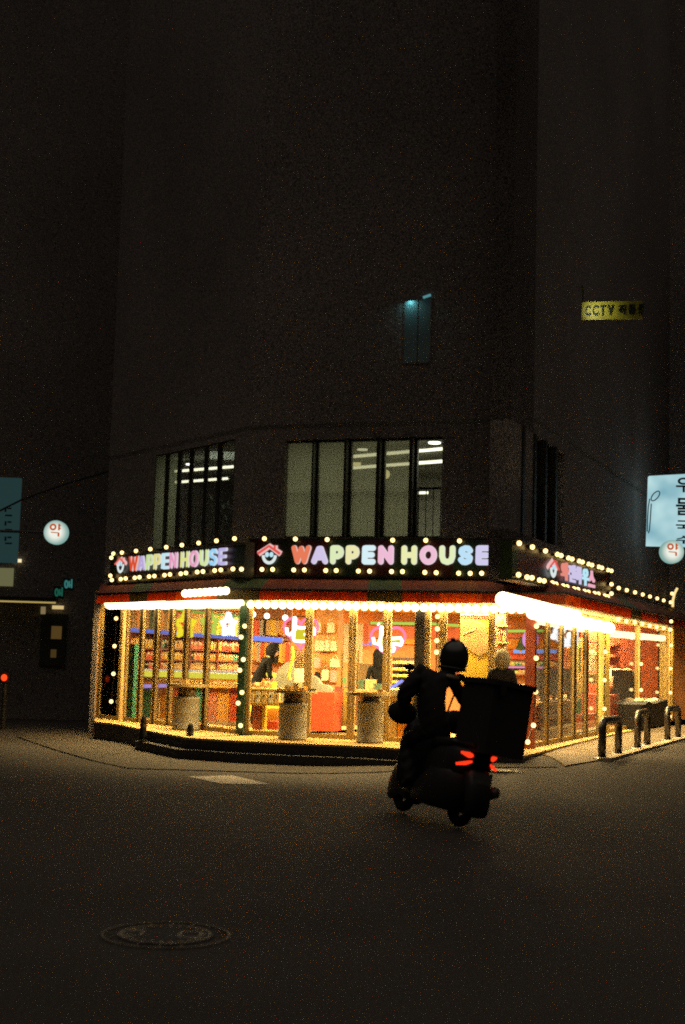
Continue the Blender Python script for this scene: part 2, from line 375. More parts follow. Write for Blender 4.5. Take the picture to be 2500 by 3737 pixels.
def downlight(x, y, z, r, label, st=3):
    t_ = thing('downlight', label, 'lamp', tuple(atz(x,y,z)), 'round lamps on the upper ceiling')
    c = atz(x,y,z); obj('lens', MB().lathe(c, [(r,-.02),(r,.02)], 16), em('downlight_%d' % st, (1,.95,.85), st), t_)
    obj('rim', MB().lathe(c, [(r+.02,0),(r+.02,.06)], 16), mat('white_housing', (.5,.5,.45), .5), t_)
downlight(1586, 1614, 5.15, .10, 'round downlight at the top of the clear upper front window', 4)
downlight(1323, 1639, 5.15, .09, 'dim round downlight behind the third upper front pane', 2)
downlight(692, 1693, 5.1, .07, 'round downlight above the tubes in the left upper windows', 4)
for x, y, gl_ in ((1301,1689,'globe lamp glowing behind the third upper front pane'), (1406,1731,'globe lamp glowing behind the fourth upper front pane')):
    t_ = thing('globe_lamp', gl_, 'lamp', tuple(atd(x,y,25.5)), 'globe lamps in the upper room'); c = atd(x,y,25.5)
    obj('globe', MB().ball(c, .09, 12, 8), em('globe_glow', (1,.85,.5), 1.6), t_, True)
    obj('cord', MB().tube([c+np.array([0,0,.08]), np.array([c[0],c[1],5.22])], .008, 5), DARKM, t_)
# dark greenery standing in the left upper window
pl = thing('potted_plant', 'dark leafy plant standing inside the left upper windows', 'plant', tuple(LF.P((la+lb)/2+.4,3.02,-.9)))
c = np.array(LF.P((la+lb)/2+.4,3.02,-.9)); lfm = MB()
for k in range(420):
    a = random.uniform(0,6.28); rr = .62*random.random()**.5; q = c+np.array([rr*math.cos(a), rr*math.sin(a)*.5, .55+random.random()*(1.15-rr*.7)]); d = np.array([random.uniform(-1,1),random.uniform(-1,1),random.uniform(-.4,1)]); d /= np.linalg.norm(d); e = np.cross(d,[0,0,1.])*.3
    lfm.add([q, q+d*.08+e*.08, q+d*.2, q+d*.08-e*.08], [(0,1,2,3)])
obj('foliage', lfm, mat('leaf_dark', (.03,.045,.02), .6), pl); obj('pot', MB().lathe(c, [(.16,0),(.2,.4)], 14), DARKM, pl)
obj('stem', MB().tube([c+np.array([0,0,.3]), c+np.array([.03,0,1.2])], .025, 6), DARKM, pl)
def area(name, loc, sx_, sy_, power, col, rot=(0,0,0)):
    l = bpy.data.lights.new(name, 'AREA'); l.shape = 'RECTANGLE'; l.size = sx_; l.size_y = sy_; l.energy = power; l.color = col
    o = bpy.data.objects.new(name, l); C.objects.link(o); o.location = [float(q) for q in loc]; o.rotation_euler = rot; return o
area('upper_room_light', FF.P(FF.L/2-.2, 5.15, -2.6), 4, 2.4, 75, (1,.96,.78))
area('upper_left_room_light', LF.P(LF.L*.62, 5.15, -1.6), 2.2, 1.0, 14, (.9,1,.85))

# cyan window: a pane on the wall, its glow from a lamp added before it
cw = obj('window', MB().frame(FF, ca-.02, cb+.02, cz0, cz1, .004, .012, .02), WALL, bd)
obj('pane', MB().fbox(FF, ca, ca+.21, cz0+.02, cz1-.02, .003, .016).fbox(FF, ca+.225, cb, cz0+.02, cz1-.02, .003, .010), mat('frosted_cyan_pane', (.14,.22,.23), .7, 0, .15, 2), cw)
sp = bpy.data.lights.new('window_lamp', 'AREA'); sp.size = .05; sp.energy = .5; sp.color = (.35,.95,1)
so = bpy.data.objects.new('window_lamp', sp); C.objects.link(so); q0 = FF.P(ca+.09, cz1-.02, .07); so.location = [float(q) for q in q0]; so.rotation_euler = (R(-12),0,0)
obj('window_light', MB().tube([FF.P(ca+.30,cz1+.0,.03), FF.P(ca+.42,cz1+.035,.03)], .022, 8), em('cyan_slit', (.10,.30,.33), .8), bd)

# ------------------------------------------------------------------ glazing of the shop
def glazed(face, xs0, xs1, y=2400, o=0, w=.045, z0=FL, z1=ZT, mt=BRONZE, gm=GLASS, name='glass_panel', depth=.07):
    a = face.sz(xs0, y, o)[0]; b = face.sz(xs1, y, o)[0]
    p = obj(name, MB().frame(face, a, b, z0, z1, o-depth/2, o+depth/2, w, .06, .07), mt, bd)
    obj('pane', MB().fbox(face, a+w, b-w, z0+.07, z1-.06, o-.004, o+.004), gm, p); return p, a, b
DG = glass('dark_tinted_glass', (.09,.09,.08), 1.2)  # dark tint in place of the pane's dark reflection
LM = [366, 449, 462, 519, 573, 627, 681, 757, 888]
glazed(LF, 366, 449, w=.1, gm=DG)
for i in range(2, 8):
    _, a, b = glazed(LF, LM[i], LM[i+1]-9, w=.02, depth=.045)
    if i < 7: obj('mullion', MB().fbox(LF, b+.002, LF.sz(LM[i+1],2400)[0]-.002, FL, ZT, -.05, .015), SHADE_BRN, bd)  # dark bar painted as the frame's shaded side
FM = [905, 1126, 1286, 1412, 1526]
for i in range(4):
    nm = 'glass_door' if i in (1, 2) else 'glass_panel'
    p, a, b = glazed(FF, FM[i]+2, FM[i+1]-2, w=.05 if i else .05, name=nm, depth=.06)
    if i in (1, 2): obj('handle', MB().tube([FF.P(b-.12 if i == 1 else a+.12,1.1,.1), FF.P(b-.12 if i == 1 else a+.12,1.7,.1)], .016, 8), BRONZE, p)
a = FF.sz(1520,2400)[0]; b = FF.sz(1550,2400)[0]
obj('door_post', MB().fbox(FF, a, b, FL, ZT, -.1, .1), DARKM, bd)
glazed(FF, 1552, 1618, w=.075); glazed(FF, 1620, 1792, w=.04, mt=BRONZE); glazed(FF, 1794, 1934, w=.04)
RM = [1950, 2002, 2053, 2100, 2144, 2188]
for i in range(5):
    _, a, b = glazed(RF, RM[i], RM[i+1]-6, w=.04, depth=.03)
    if i < 4: obj('mullion', MB().fbox(RF, b+.002, RF.sz(RM[i+1],2400)[0]-.002, FL, ZT, -.05, .01), SHADE_BRN, bd)  # shade on the frame side, put in as a brown bar
glazed(RF, 2212, 2324, w=.07, depth=.05); glazed(RF, 2330, 2436, w=.08, depth=.05)
# corner posts
for P_, nm, mt, r in ((GB,'corner_post',GREENP,.06), (GD,'corner_post',mat('maroon_post',(.42,.10,.05),.4),.075)):
    obj(nm, MB().box((P_[0],P_[1]-.04,(FL+ZT)/2), (r*2,r*2,ZT-FL), R(-17)), mt, bd)
a = RF.sz(2190,2400)[0]; b = RF.sz(2210,2400)[0]
obj('annex_post', MB().fbox(RF, a, b, FL, ZT, -.06, .08), mat('yellow_post', (.55,.40,.10), .4), bd)
obj('end_post', MB().fbox(RF, RF.L-.06, RF.L+.14, FL, 2.95, -.2, .1), mat('yellow_post', (.55,.40,.10), .4), bd)
# lintel above the glass and soffit under the awning
m = MB()
for f in (LF, FF, RF): m.fbox(f, .0, f.L, ZT, ZU, -.12, .03)
obj('lintel', m, mat('lintel_cream', (.6,.48,.28), .6), bd)

# ------------------------------------------------------------------ awnings
AO0, AO1, AZ0, AZ1, AV = .30, .66, 2.82, 2.585, 2.43
cols = {'r': mat('awning_red', (.46,.12,.035), .7, 0, .2, 6, translucent=.65), 'g': mat('awning_green', (.20,.15,.05), .7, 0, .2, 6, translucent=.45),
        'o': mat('awning_orange', (.70,.22,.04), .7, 0, .2, 6, translucent=.65), 'm': mat('awning_maroon', (.30,.05,.03), .7, 0, .2, 6, translucent=.35)}
O0, O1 = off(AO0), off(AO1)
O1[0] = LF.P(LF.sz(354,2180,AO1)[0],0,AO1)[:2]; O0[0] = LF.P(LF.sz(368,2150,AO0)[0],0,AO0)[:2]
DK = {k: mat('awning_top_'+k, c, .8) for k, c in (('r',(.30,.075,.04)),('g',(.10,.15,.06)),('o',(.36,.12,.04)),('m',(.20,.06,.035)))}  # darker copies of the stripe colours: the canopy's weak light is painted in
def awning(i, face, stripes, label):
    m = MB(); keys = []; pa, pb, qa, qb = O0[i], O0[i+1], O1[i], O1[i+1]
    cut = []
    for key, px in stripes: cut.append((key, min(1, max(0, ((face.P(face.sz(px, 2185, AO1)[0],0,AO1)[:2]-qa)@(qb-qa))/((qb-qa)@(qb-qa))))))
    cut.append((None, 1)); cut[0] = (cut[0][0], 0)
    mats = list(cols.values()); idx = {k: n for n, k in enumerate(cols)}
    top, val = MB(), MB(); nn = face.n
    for k in range(len(cut)-1):
        t0, t1 = cut[k][1], cut[k+1][1]; mi = idx[cut[k][0]]
        if t1-t0 < 1e-4: continue
        A, B = pa+(pb-pa)*t0, pa+(pb-pa)*t1; Q, S = qa+(qb-qa)*t0, qa+(qb-qa)*t1
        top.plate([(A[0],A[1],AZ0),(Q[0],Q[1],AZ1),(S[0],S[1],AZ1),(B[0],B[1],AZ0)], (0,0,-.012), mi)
        n_ = max(1, int(np.hypot(*(S-Q))/.25))
        for j in range(n_):
            a_, b_ = Q+(S-Q)*j/n_, Q+(S-Q)*(j+1)/n_
            lo = AV+random.uniform(-.006,.006)
            val.plate([(a_[0],a_[1],AZ1),(a_[0],a_[1],lo),(b_[0],b_[1],lo),(b_[0],b_[1],AZ1)], (-nn[0]*.01,-nn[1]*.01,0), mi)
    t_ = thing('awning', label, 'awning', ((qa[0]+qb[0])/2,(qa[1]+qb[1])/2,AV), 'striped awnings round the shop')
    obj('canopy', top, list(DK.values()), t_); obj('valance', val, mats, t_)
    obj('front_bar', MB().tube([(qa[0],qa[1],AZ1+.012),(qb[0],qb[1],AZ1+.012)], .022, 8), DARKM, t_)
    
    for k in range(4):
        f_ = (k+.5)/4; A = pa+(pb-pa)*f_; Q = qa+(qb-qa)*f_; obj('arm', MB().tube([(A[0],A[1],AZ1-.02),(Q[0],Q[1],AZ1-.03)], .012, 6), DARKM, t_)
awning(0, LF, [('r',340),('g',472),('r',536),('o',640),('r',800),('m',865)], 'striped awning over the left glass front')
awning(1, FF, [('g',880),('r',945),('g',1340),('r',1468),('o',1605),('r',1760)], 'striped awning over the front doors with a green stripe')
awning(2, RF, [('o',1900),('r',2120),('g',2304),('r',2342),('m',2400)], 'striped awning running back along the right street')

for f_, a_, b_, e_ in ((LF,.2,LF.L-.1,190), (FF,.1,FF.L-.2,170), (RF,.3,RF.L*.55,300), (RF,RF.L*.56,RF.L-.2,160)):
    l_ = area('soffit_light', f_.P((a_+b_)/2, 2.63, .32), b_-a_, .14, e_, (1,.68,.26), (0,0,math.atan2(f_.u[1],f_.u[0]))); l_.data.spread = R(140)
# ------------------------------------------------------------------ bulbs
bulb_me = {}
def bulb_mesh(r, mt, key):
    if key not in bulb_me:
        b = MB().ball((0,0,0), r, 10, 6); me = bpy.data.meshes.new('bulb'); me.from_pydata(b.v, [], b.f); me.materials.append(mt)
        for p in me.polygons: p.use_smooth = True
        bulb_me[key] = me
    return bulb_me[key]
def put_bulb(pt, parent, r=.045, mt=BULB, key='s'):
    o = bpy.data.objects.new('bulb', bulb_mesh(r, mt, key)); C.objects.link(o); o.parent = parent
    o.location = Vector([float(c) for c in pt]) - wpos(parent); return o
def string_thing(name, label, pts, r=.045, mt=BULB, key='s', group='bulb strings on the shop front', cable=True, back=None):
    t_ = thing(name, label, 'string lights', tuple(pts[0]), group)
    for q in pts: put_bulb(q, t_, r, mt, key)
    if cable and len(pts) > 1:
        bk = np.array(back if back is not None else (0,.05,0))
        obj('cable', MB().tube([np.array(q)+bk for q in pts], .008, 5), DARKM, t_)
    return t_
def row(face, x0, y0, x1, y1, o, gap, **k):
    a = face.sz(x0,y0,o); b = face.sz(x1,y1,o); n = max(2, int(abs(b[0]-a[0])/gap))
    return [face.P(a[0]+(b[0]-a[0])*i/n, a[1]+(b[1]-a[1])*i/n, o) for i in range(n+1)]
K3 = dict(mt=SOFBULB, cable=False)
def soffit(label, pts, r): string_thing('bulb_row', label, pts, r, SOFBULB, 'f%.3f' % r, 'rows of bright bulbs under the awnings', True, (0,.04,.05))
soffit('long row of bulbs under the left awning along the glass head', row(LF, 402,2203, 864,2194, .20, .12), .105)
soffit('short upper row of bulbs bright on the left awning edge', row(LF, 676,2166, 824,2156, .74, .14), .062)
soffit('row of bulbs along the head of the front glass', row(FF, 915,2206, 1900,2224, .20, .135), .062)
soffit('long row of bulbs under the right awning along the glass head', row(RF, 1945,2236, 2225,2292, .20, .15), .10)
soffit('upper row of bulbs on the near end of the right awning', row(RF, 1836,2188, 2100,2250, .78, .19), .095)
soffit('row of bulbs under the annex end of the right awning', row(RF, 2222,2312, 2425,2330, -.12, .2), .07)
Z1 = lambda x, y: (x/2.24+300, y/2.24+1900)
Z2 = lambda x, y: (x/2.24+850, y/2.24+1900)
Z3 = lambda x, y: (x/2.605+1400, y/2.605+1900)
Z4 = lambda x, y: (x/2.038+1850, y/2.038+1650)
def vert(face, pts, o, label, r=.036): string_thing('bulb_string', label, [face.P(*face.sz(x,y,o), o) for x, y in pts], r)
vert(LF, [(424,2257),(418,2358),(414,2459),(406,2560)], +.07, 'vertical bulb string over the dark leftmost glass panel')  # bulbs added in place of reflections in the end glass
vert(FF, [(886,2202),(893,2285),(880,2325),(888,2407),(875,2446),(883,2527),(869,2566),(878,2648)], .12, 'zigzag vertical bulb string on the green corner post', .038)
vert(FF, [(1597,2250),(1596,2295),(1594,2338),(1593,2380),(1592,2462)], .05, 'vertical bulb string between the bronze frames right of the dark door post', .036)
vert(RF, [(1958,2285),(1957,2402),(1955,2525),(1947,2647),(1926,2708)], .12, 'vertical bulb string on the maroon right corner post')
vert(RF, [(2212,2286),(2210,2379),(2206,2482),(2206,2587)], .12, 'vertical bulb string on the yellow annex post', .048)
vert(RF, [(2341,2330),(2340,2423),(2340,2518)], .1, 'short bulb string on the annex window mullion', .06)
vert(RF, [(2450,2268),(2448,2298),(2450,2355),(2448,2440),(2447,2528),(2446,2615)], .15, 'vertical bulb string at the far right end of the shop', .055)
string_thing('bulb_string', 'sloping bulb string along the top of the annex roof edge', [RF.P(*RF.sz(*Z4(*q), .4), .4) for q in ((832,1011),(891,1027),(953,1043),(1010,1059),(1064,1074),(1118,1088),(1166,1103),(1217,1117),(1228,1052))], .065)
string_thing('bulb_string', 'sloping bulb string under the annex awning edge', [RF.P(*RF.sz(*Z4(*q), .75), .75) for q in ((828,1245),(888,1258),(950,1265),(1007,1278),(1061,1291),(1113,1301),(1165,1309),(1212,1320),(1222,1259))], .06)
one('light_cable', MB().tube([atd(2455,2215,31.6), atd(2456,2190,31.6), atd(2462,2165,31.6), atd(2472,2146,31.6)], .03, 6), em('cable_glow', (1,.72,.3), 1.1), 'curved glowing cable standing above the far right end of the shop', 'light')

# ------------------------------------------------------------------ sign boards
def stripe_mat():
    m_ = bpy.data.materials.new('sign_board_stripes'); m_.use_nodes = True; t = m_.node_tree; b = t.nodes['Principled BSDF']; b.inputs['Roughness'].default_value = .35
    co = t.nodes.new('ShaderNodeTexCoord'); wv = t.nodes.new('ShaderNodeTexWave'); wv.wave_type = 'BANDS'; wv.bands_direction = 'X'; wv.inputs['Scale'].default_value = .33
    t.links.new(co.outputs['Object'], wv.inputs[0]); rm = t.nodes.new('ShaderNodeValToRGB'); rm.color_ramp.interpolation = 'CONSTANT'
    rm.color_ramp.elements[0].color = (.05,.013,.008,1); rm.color_ramp.elements[1].color = (.018,.030,.012,1); rm.color_ramp.elements[1].position = .5
    t.links.new(wv.outputs['Color'], rm.inputs[0]); t.links.new(rm.outputs[0], b.inputs['Base Color']); return m_
SIGNM = stripe_mat()
LET = {'W': [[(.05,1),(.28,0),(.5,.95),(.72,0),(.95,1)]], 'A': [[(.0,0),(.42,.95),(.58,.95),(1,0)],[(.25,.3),(.75,.3)]],
 'P': [[(.1,0),(.1,1),(.6,1),(.88,.88),(.95,.68),(.88,.5),(.6,.38),(.12,.38)]], 'E': [[(.95,1),(.12,1),(.1,0),(.95,0)],[(.12,.5),(.85,.5)]],
 'N': [[(.08,0),(.08,1),(.92,0),(.92,1)]], 'H': [[(.08,0),(.08,1)],[(.92,0),(.92,1)],[(.08,.5),(.92,.5)]],
 'O': [[(.5+.45*math.cos(a*math.pi/8),.5+.5*math.sin(a*math.pi/8)) for a in range(17)]],
 'U': [[(.08,1),(.08,.4),(.2,.1),(.5,0),(.8,.1),(.92,.4),(.92,1)]],
 'S': [[(.92,.83),(.75,.98),(.45,1),(.15,.9),(.1,.7),(.25,.55),(.75,.45),(.92,.3),(.85,.1),(.55,0),(.25,.02),(.06,.17)]]}
def smooth_path(p, k=4):
    if len(p) < 3: return p
    return p
PAST = {'W': ((.83,.17,.06),), }
def letter(face, o, ch, s0, s1, z0, z1, colr, parent, rw):
    r = rw*(z1-z0); w = (s1-s0); a0, a1 = s0+r*.9, s1-r*.9; b0, b1 = z0+r*.95, z1-r*.95
    if a1 < a0+.02: a0, a1 = (s0+s1)/2-.01, (s0+s1)/2+.01
    m_ = MB(); nn = np.array([face.n[0], face.n[1], 0])
    for path in LET[ch]:
        P3 = [face.P(a0+(a1-a0)*x, b0+(b1-b0)*y, o) for x, y in path]
        for rad, oo, mi in ((r, .02, 0), (r*1.17, -.02, 1)):
            Q = [p+nn*oo for p in P3]
            for i in range(len(Q)-1): m_.tube([Q[i], Q[i+1]], rad, 10, mi, flat=nn)
            for q in Q:                      # round joints
                vs = []; N = 12
                e1 = np.array([face.u[0], face.u[1], 0]); e2 = np.array([0,0,1.])
                for h, k in ((.43, .5), (.30, .87), (0, 1)):
                    for j in range(N): vs.append(q+nn*rad*h+(e1*math.cos(2*math.pi*j/N)+e2*math.sin(2*math.pi*j/N))*rad*k)
                m_.add(vs, [tuple(range(N))]+[(i*N+j,i*N+(j+1)%N,(i+1)*N+(j+1)%N,(i+1)*N+j) for i in range(2) for j in range(N)], mi)
    nm = 'letter_%s_%.2f' % (ch, colr[0])
    obj('letter', m_, [em('letter_%.2f_%.2f_%.2f' % colr, colr, 1.0), em('rim_%.2f_%.2f_%.2f' % colr, tuple(.45*c+.42 for c in colr), 1.0)], parent, True)
def emblem(face, o, bx, smile, parent):
    (x0,y0,x1,y1), (u0,v0,u1,v1) = bx, smile
    s0 = face.sz(x0,(y0+y1)/2,o)[0]; s1 = face.sz(x1,(y0+y1)/2,o)[0]; zt = face.sz((x0+x1)/2,y0,o)[1]; zb = face.sz((x0+x1)/2,y1,o)[1]
    nn = np.array([face.n[0], face.n[1], 0]); k = s1-s0; sm = (s0+s1)/2; r = .16*(zt-zb)+.004
    rf = MB(); P = lambda s, z, d=0: face.P(s, z, o+d)
    pth = [(s0+r,zb+r),(sm,zt-r),(s1-r,zb+r)]
    for rad, d, mi in ((r*1.35,-.02,1),(r*.6,.02,0)):
        rf.tube([P(s,z,d) for s,z in pth], rad, 4 if mi else 8, mi, flat=nn)
        rf.tube([P(s1-.28*k,zb+.45*(zt-zb),d), P(s1-.28*k,zt-.12*(zt-zb),d)], rad*.8, 4, mi, flat=nn)
    obj('roof_mark', rf, [em('emblem_red',(.75,.10,.08),1), em('emblem_pink',(.85,.48,.46),1)], parent)
    ts0 = face.sz(u0,(v0+v1)/2,o)[0]; ts1 = face.sz(u1,(v0+v1)/2,o)[0]; mt_ = face.sz((u0+u1)/2,v0,o)[1]; mb_ = face.sz((u0+u1)/2,v1,o)[1]
    c_ = (ts0+ts1)/2; w = (ts1-ts0)/2; hh = mt_-mb_; rr = w*.2
    obj('smile_mark', MB().tube([P(c_+(w-rr)*math.cos(a), mt_-.16*hh-(hh*.84-rr)*abs(math.sin(a)) if True else 0) for a in [math.pi+math.pi*j/14 for j in range(15)]], rr, 8, flat=nn), em('emblem_white',(.72,.80,.78),1), parent, True)
    for sg in (-1, 1):
        cc = P(c_+sg*w*.29, mt_-.1*hh, .005); vs = [cc+nn*.015]+[cc+np.array([face.u[0],face.u[1],0])*w*.27*math.cos(j*math.pi/8)+np.array([0,0,1.])*hh*.24*math.sin(j*math.pi/8) for j in range(16)]
        obj('eye_mark', MB().add(vs, [(0,1+j,1+(j+1)%16) for j in range(16)]), em('emblem_blue',(.52,.78,.88),1), parent)
def hangul(face, o, ch, box, mt, parent, name='letter', bold=.03, z=None):
    cu = bpy.data.curves.new('x','FONT'); cu.body = ch; cu.size = 1; cu.extrude = .03; cu.offset = bold
    ob = bpy.data.objects.new('x', cu); C.objects.link(ob); bpy.context.view_layer.update()
    me = ob.evaluated_get(bpy.context.evaluated_depsgraph_get()).to_mesh()
    V = np.array([v.co[:] for v in me.vertices]); fs = [tuple(p.vertices) for p in me.polygons]; bpy.data.objects.remove(ob)
    lo, hi = V.min(0), V.max(0); s0, s1, z0, z1 = box; b = MB()
    b.add([face.P(s0+(s1-s0)*(v[0]-lo[0])/(hi[0]-lo[0]), z0+(z1-z0)*(v[1]-lo[1])/(hi[1]-lo[1]), o+v[2]*.5) for v in V], fs)
    return obj(name, b, mt, parent)
SO = .36
def sign(face, x0, y0b, y0t, x1, label, bulbs, Zf, name='sign_board'):
    s0, zb = face.sz(x0, y0b, SO); _, zt = face.sz(x0, y0t, SO); s1 = face.sz(x1, 2060, SO)[0]
    t_ = thing(name, label, 'sign', tuple(face.P((s0+s1)/2, zb, SO)), 'sign boards round the shop')
    obj('panel', MB().fbox(face, s0, s1, zb, zt, SO-.22, SO-.045), SIGNM, t_)
    obj('edge_trim', MB().fbox(face, s0, s1, zb-.03, zb, SO-.22, SO+.02).fbox(face, s0, s1, zt, zt+.03, SO-.22, SO+.02), DARKM, t_)
    sk = MB()
    for q in bulbs:
        x, y = Zf(*q); s, z = face.sz(x, y, SO+.03)
        put_bulb(face.P(s, z, SO+.03), t_, .035, BULB, 'sg'); sk.fbox(face, s-.022, s+.022, z-.022, z+.022, SO-.045, SO)
    obj('socket', sk, DARKM, t_)
    return t_
idf = lambda x, y: (x, y)
PC = {'W': (.80,.20,.10), 'A': (.64,.56,.80), 'P1': (.72,.83,.48), 'P2': (.84,.80,.42), 'E1': (.68,.86,.92), 'N': (.86,.50,.66), 'H': (.82,.84,.42),
      'O': (.86,.52,.66), 'U': (.76,.86,.50), 'S': (.50,.76,.94), 'E2': (.64,.60,.84)}
ORD = [('W','W'),('A','A'),('P','P1'),('P','P2'),('E','E1'),('N','N'),('H','H'),('O','O'),('U','U'),('S','S'),('E','E2')]
fsn = sign(FF, 905, 2098, 1972, 1850, 'front sign board with WAPPEN HOUSE in pastel letters over the doors',
 [(965,1966),(1078,1967),(1194,1969),(1433,1971.5),(1554,1972),(1677,1974),(1802,1977),(956,2078),(995,2078),(1072,2080),(1111,2080),(1189,2082),(1227,2082),(1308,2084),(1349,2084.5),(1429,2086),(1469,2086),(1550.5,2089),(1592,2090),(1674,2092),(1716,2092.5),(1758,2092),(1800,2093.5)], idf)
bx = [(1062,1138),(1138,1197),(1203,1256),(1260,1313),(1319,1372),(1378,1440),(1463,1525),(1530,1597),(1601,1665),(1671,1728),(1733,1791)]
zb_, zt_ = FF.sz(1100,2057,SO)[1], FF.sz(1100,1991,SO)[1]
for (ch, k), (a, b) in zip(ORD, bx): letter(FF, SO, ch, FF.sz(a,2030,SO)[0], FF.sz(b-2.5,2030,SO)[0], zb_, zt_, PC[k], fsn, .138)
emblem(FF, SO, (935,1985,1031,2029), (955,2020,1010,2060), fsn)
lsn = sign(LF, 392, 2128, 2030, 884, 'left sign board with WAPPEN HOUSE on the receding left face',
 [(255,270),(238,303),(325,262),(440,248),(557,233),(687,217),(815,200),(952,183),(1097,165),(1245,147),(230,450),(242,485),(315,478),(355,473),(430,467),(468,463),(547,457),(590,453),(673,446),(717,440),(806,434),(848,428),(940,420),(987,416),(1083,408),(1133,403),(1232,395),(1302,397)], Z1)
bx = [(473,509),(509,533),(536,562),(563,590),(591,620),(621,650),(661,693),(694,727),(730,763),(765,795),(798,830)]
zb_, zt_ = LF.sz(490,2084,SO)[1], LF.sz(490,2029,SO)[1]
for (ch, k), (a, b) in zip(ORD, bx):
    c_ = tuple(q**1.6 for q in PC[k]); letter(LF, SO, ch, LF.sz(a,2040,SO)[0], LF.sz(b-2.2,2040,SO)[0], zb_, zt_, c_, lsn, .092)
emblem(LF, SO, (420,2032,461,2064), (427,2054,452,2092), lsn)
rsn = sign(RF, 1880, 2108, 1972, 2238, 'right sign board with five pastel Korean syllables on the right street face',
 [(92,678),(190,706),(287,735),(375,760),(403,769),(458,787),(485,795),(537,810),(562,818),(607,832),(633,840),(683,853),(707,861),(752,877),(777,883),(87,912),(150,930),(187,935),(243,952),(277,958),(338,973),(365,982),(417,995),(447,1001),(498,1016),(528,1021),(576,1034),(605,1040),(651,1050),(680,1054),(727,1068),(750,1074),(778,1052),(778,983)], Z4)
zb_, zt_ = RF.sz(2060,2117,SO)[1], RF.sz(2060,2051,SO)[1]
for ch, (a, b), c_ in zip('와펜하우스', [(2049,2074),(2077,2099),(2102,2123),(2127,2147),(2149,2170)], [(.80,.26,.20),(.62,.56,.80),(.62,.86,.46),(.48,.80,.92),(.85,.42,.52)]):
    hangul(RF, SO, ch, (RF.sz(a,2085,SO)[0], RF.sz(b,2085,SO)[0], zb_, zt_), em('hangul_%.2f' % c_[0], c_, 1), rsn, bold=.035)
emblem(RF, SO, (2001,2038,2038,2082), (2009,2066,2030,2109), rsn)
# ------------------------------------------------------------------ shop interior
for k, (x, y, e, sx_, sy_) in enumerate((tuple(LF.P(2.7,0,-.5)[:2])+(50,2.2,.25),tuple(FF.P(1.2,0,-.42)[:2])+(34,2.0,.25),tuple(FF.P(3.3,0,-.42)[:2])+(45,1.6,.25),(1.0,29.0,75,3,.5),(4.4,28.2,60,2.4,.5),(-1.3,29.2,45,1.2,.4),(5.9,30.6,30,1.2,.4),tuple(RF.P(1.6,0,-1.15)[:2])+(40,.4,1.4),tuple(RF.P(4.4,0,-1.15)[:2])+(40,.4,1.4),tuple(RF.P(10.2,0,-.85)[:2])+(38,.5,1.4))):
    area('shop_ceiling_light', (x,y,2.645), sx_, sy_, e*6.0, (1,.74,.34), (0,0,math.atan2(LF.u[1],LF.u[0]) if k == 0 else math.atan2(FF.u[1],FF.u[0]) if k < 3 else 0))  # unseen flat lamps, added to brighten the interior
    t_ = thing('ceiling_lamp', ['flat ceiling lamp over the striped counter behind the left glass','flat ceiling lamp over the card table','flat ceiling lamp just inside the double doors','wide flat ceiling lamp in the middle of the shop','flat ceiling lamp above the maroon wall panel','flat ceiling lamp before the left shelf wall','flat ceiling lamp far back on the right of the shop','narrow flat ceiling lamp over the maroon cabinet','narrow flat ceiling lamp over the garments on the right','narrow flat ceiling lamp in the red annex'][k], 'lamp', (x,y,2.65), 'flat lamps on the shop ceiling')
    obj('housing', MB().box((x,y,2.655), (sx_+.1,sy_+.1,.012), math.atan2(LF.u[1],LF.u[0]) if k == 0 else math.atan2(FF.u[1],FF.u[0]) if k < 3 else 0), mat('white_housing', (.5,.5,.45), .5), t_)
def pm(name, col, **k): return mat(name, col, k.pop('rough', .5), **k)
TEAL = pm('paint_teal', (.05,.26,.17)); CREAM = pm('paint_cream', (.72,.50,.20)); ORANGE = pm('paint_orange', (.74,.30,.03)); RED = pm('paint_red', (.60,.085,.03))
CORAL = pm('paint_coral', (.58,.15,.08)); YEL = pm('paint_yellow', (.75,.50,.05)); MAROON = pm('paint_maroon', (.24,.06,.04)); WOOD = pm('counter_wood', (.50,.30,.11), noise=.3, scale=20)
PALE = pm('pale_board', (.72,.66,.46)); LIME = pm('lime_card', (.45,.58,.06)); PINK = pm('pink_cloth', (.70,.36,.28)); BLACK = pm('black_cloth', (.008,.007,.007), rough=.85); WHITEC = pm('canvas_cloth', (.78,.66,.42), rough=.8)
DKG = pm('dark_green_card', (.05,.10,.06)); GREY = pm('grey_card', (.35,.32,.24)); TAN = pm('tan_card', (.52,.33,.13))
def fb(face, x0, y0, x1, y1, o, th, m=None, mi=0):
    s0, zb = face.sz(x0, y1, o); s1, zt = face.sz(x1, y0, o); zb = face.sz((x0+x1)/2, y1, o)[1]; zt = face.sz((x0+x1)/2, y0, o)[1]
    return (m if m is not None else MB()).fbox(face, s0, s1, max(zb, FL), zt, o-th, o, mi)
def led(face, x0, y0, x1, y1, o, colr, st, label, r=.022):
    a = face.P(*face.sz(x0,y0,o), o); b = face.P(*face.sz(x1,y1,o), o)
    t_ = thing('led_strip', label, 'light strip', tuple((a+b)/2), 'coloured strip lights in the shop')
    obj('strip', MB().tube([a, b], r, 8), em('led_%.2f_%.2f_%.2f' % colr, colr, st), t_)
    q = np.array([face.n[0],face.n[1],0])*-.03; obj('channel', MB().tube([a+q, b+q], r*1.2, 4), mat('white_housing', (.5,.5,.45), .5), t_)
LIMEC, BLUEC, YELC, VIOC, PNKC = (.55,.85,.12), (.22,.30,1.0), (.95,.85,.08), (.62,.42,1.0), (1.0,.35,.65)
led(WL, 590,2219, 990,2263, .25, LIMEC, .9, 'lime strip light running along the top of the left shelf wall', .02)
led(WL, 478,2299, 905,2331, .3, BLUEC, 1.1, 'long blue strip light across the left shelf wall', .035)
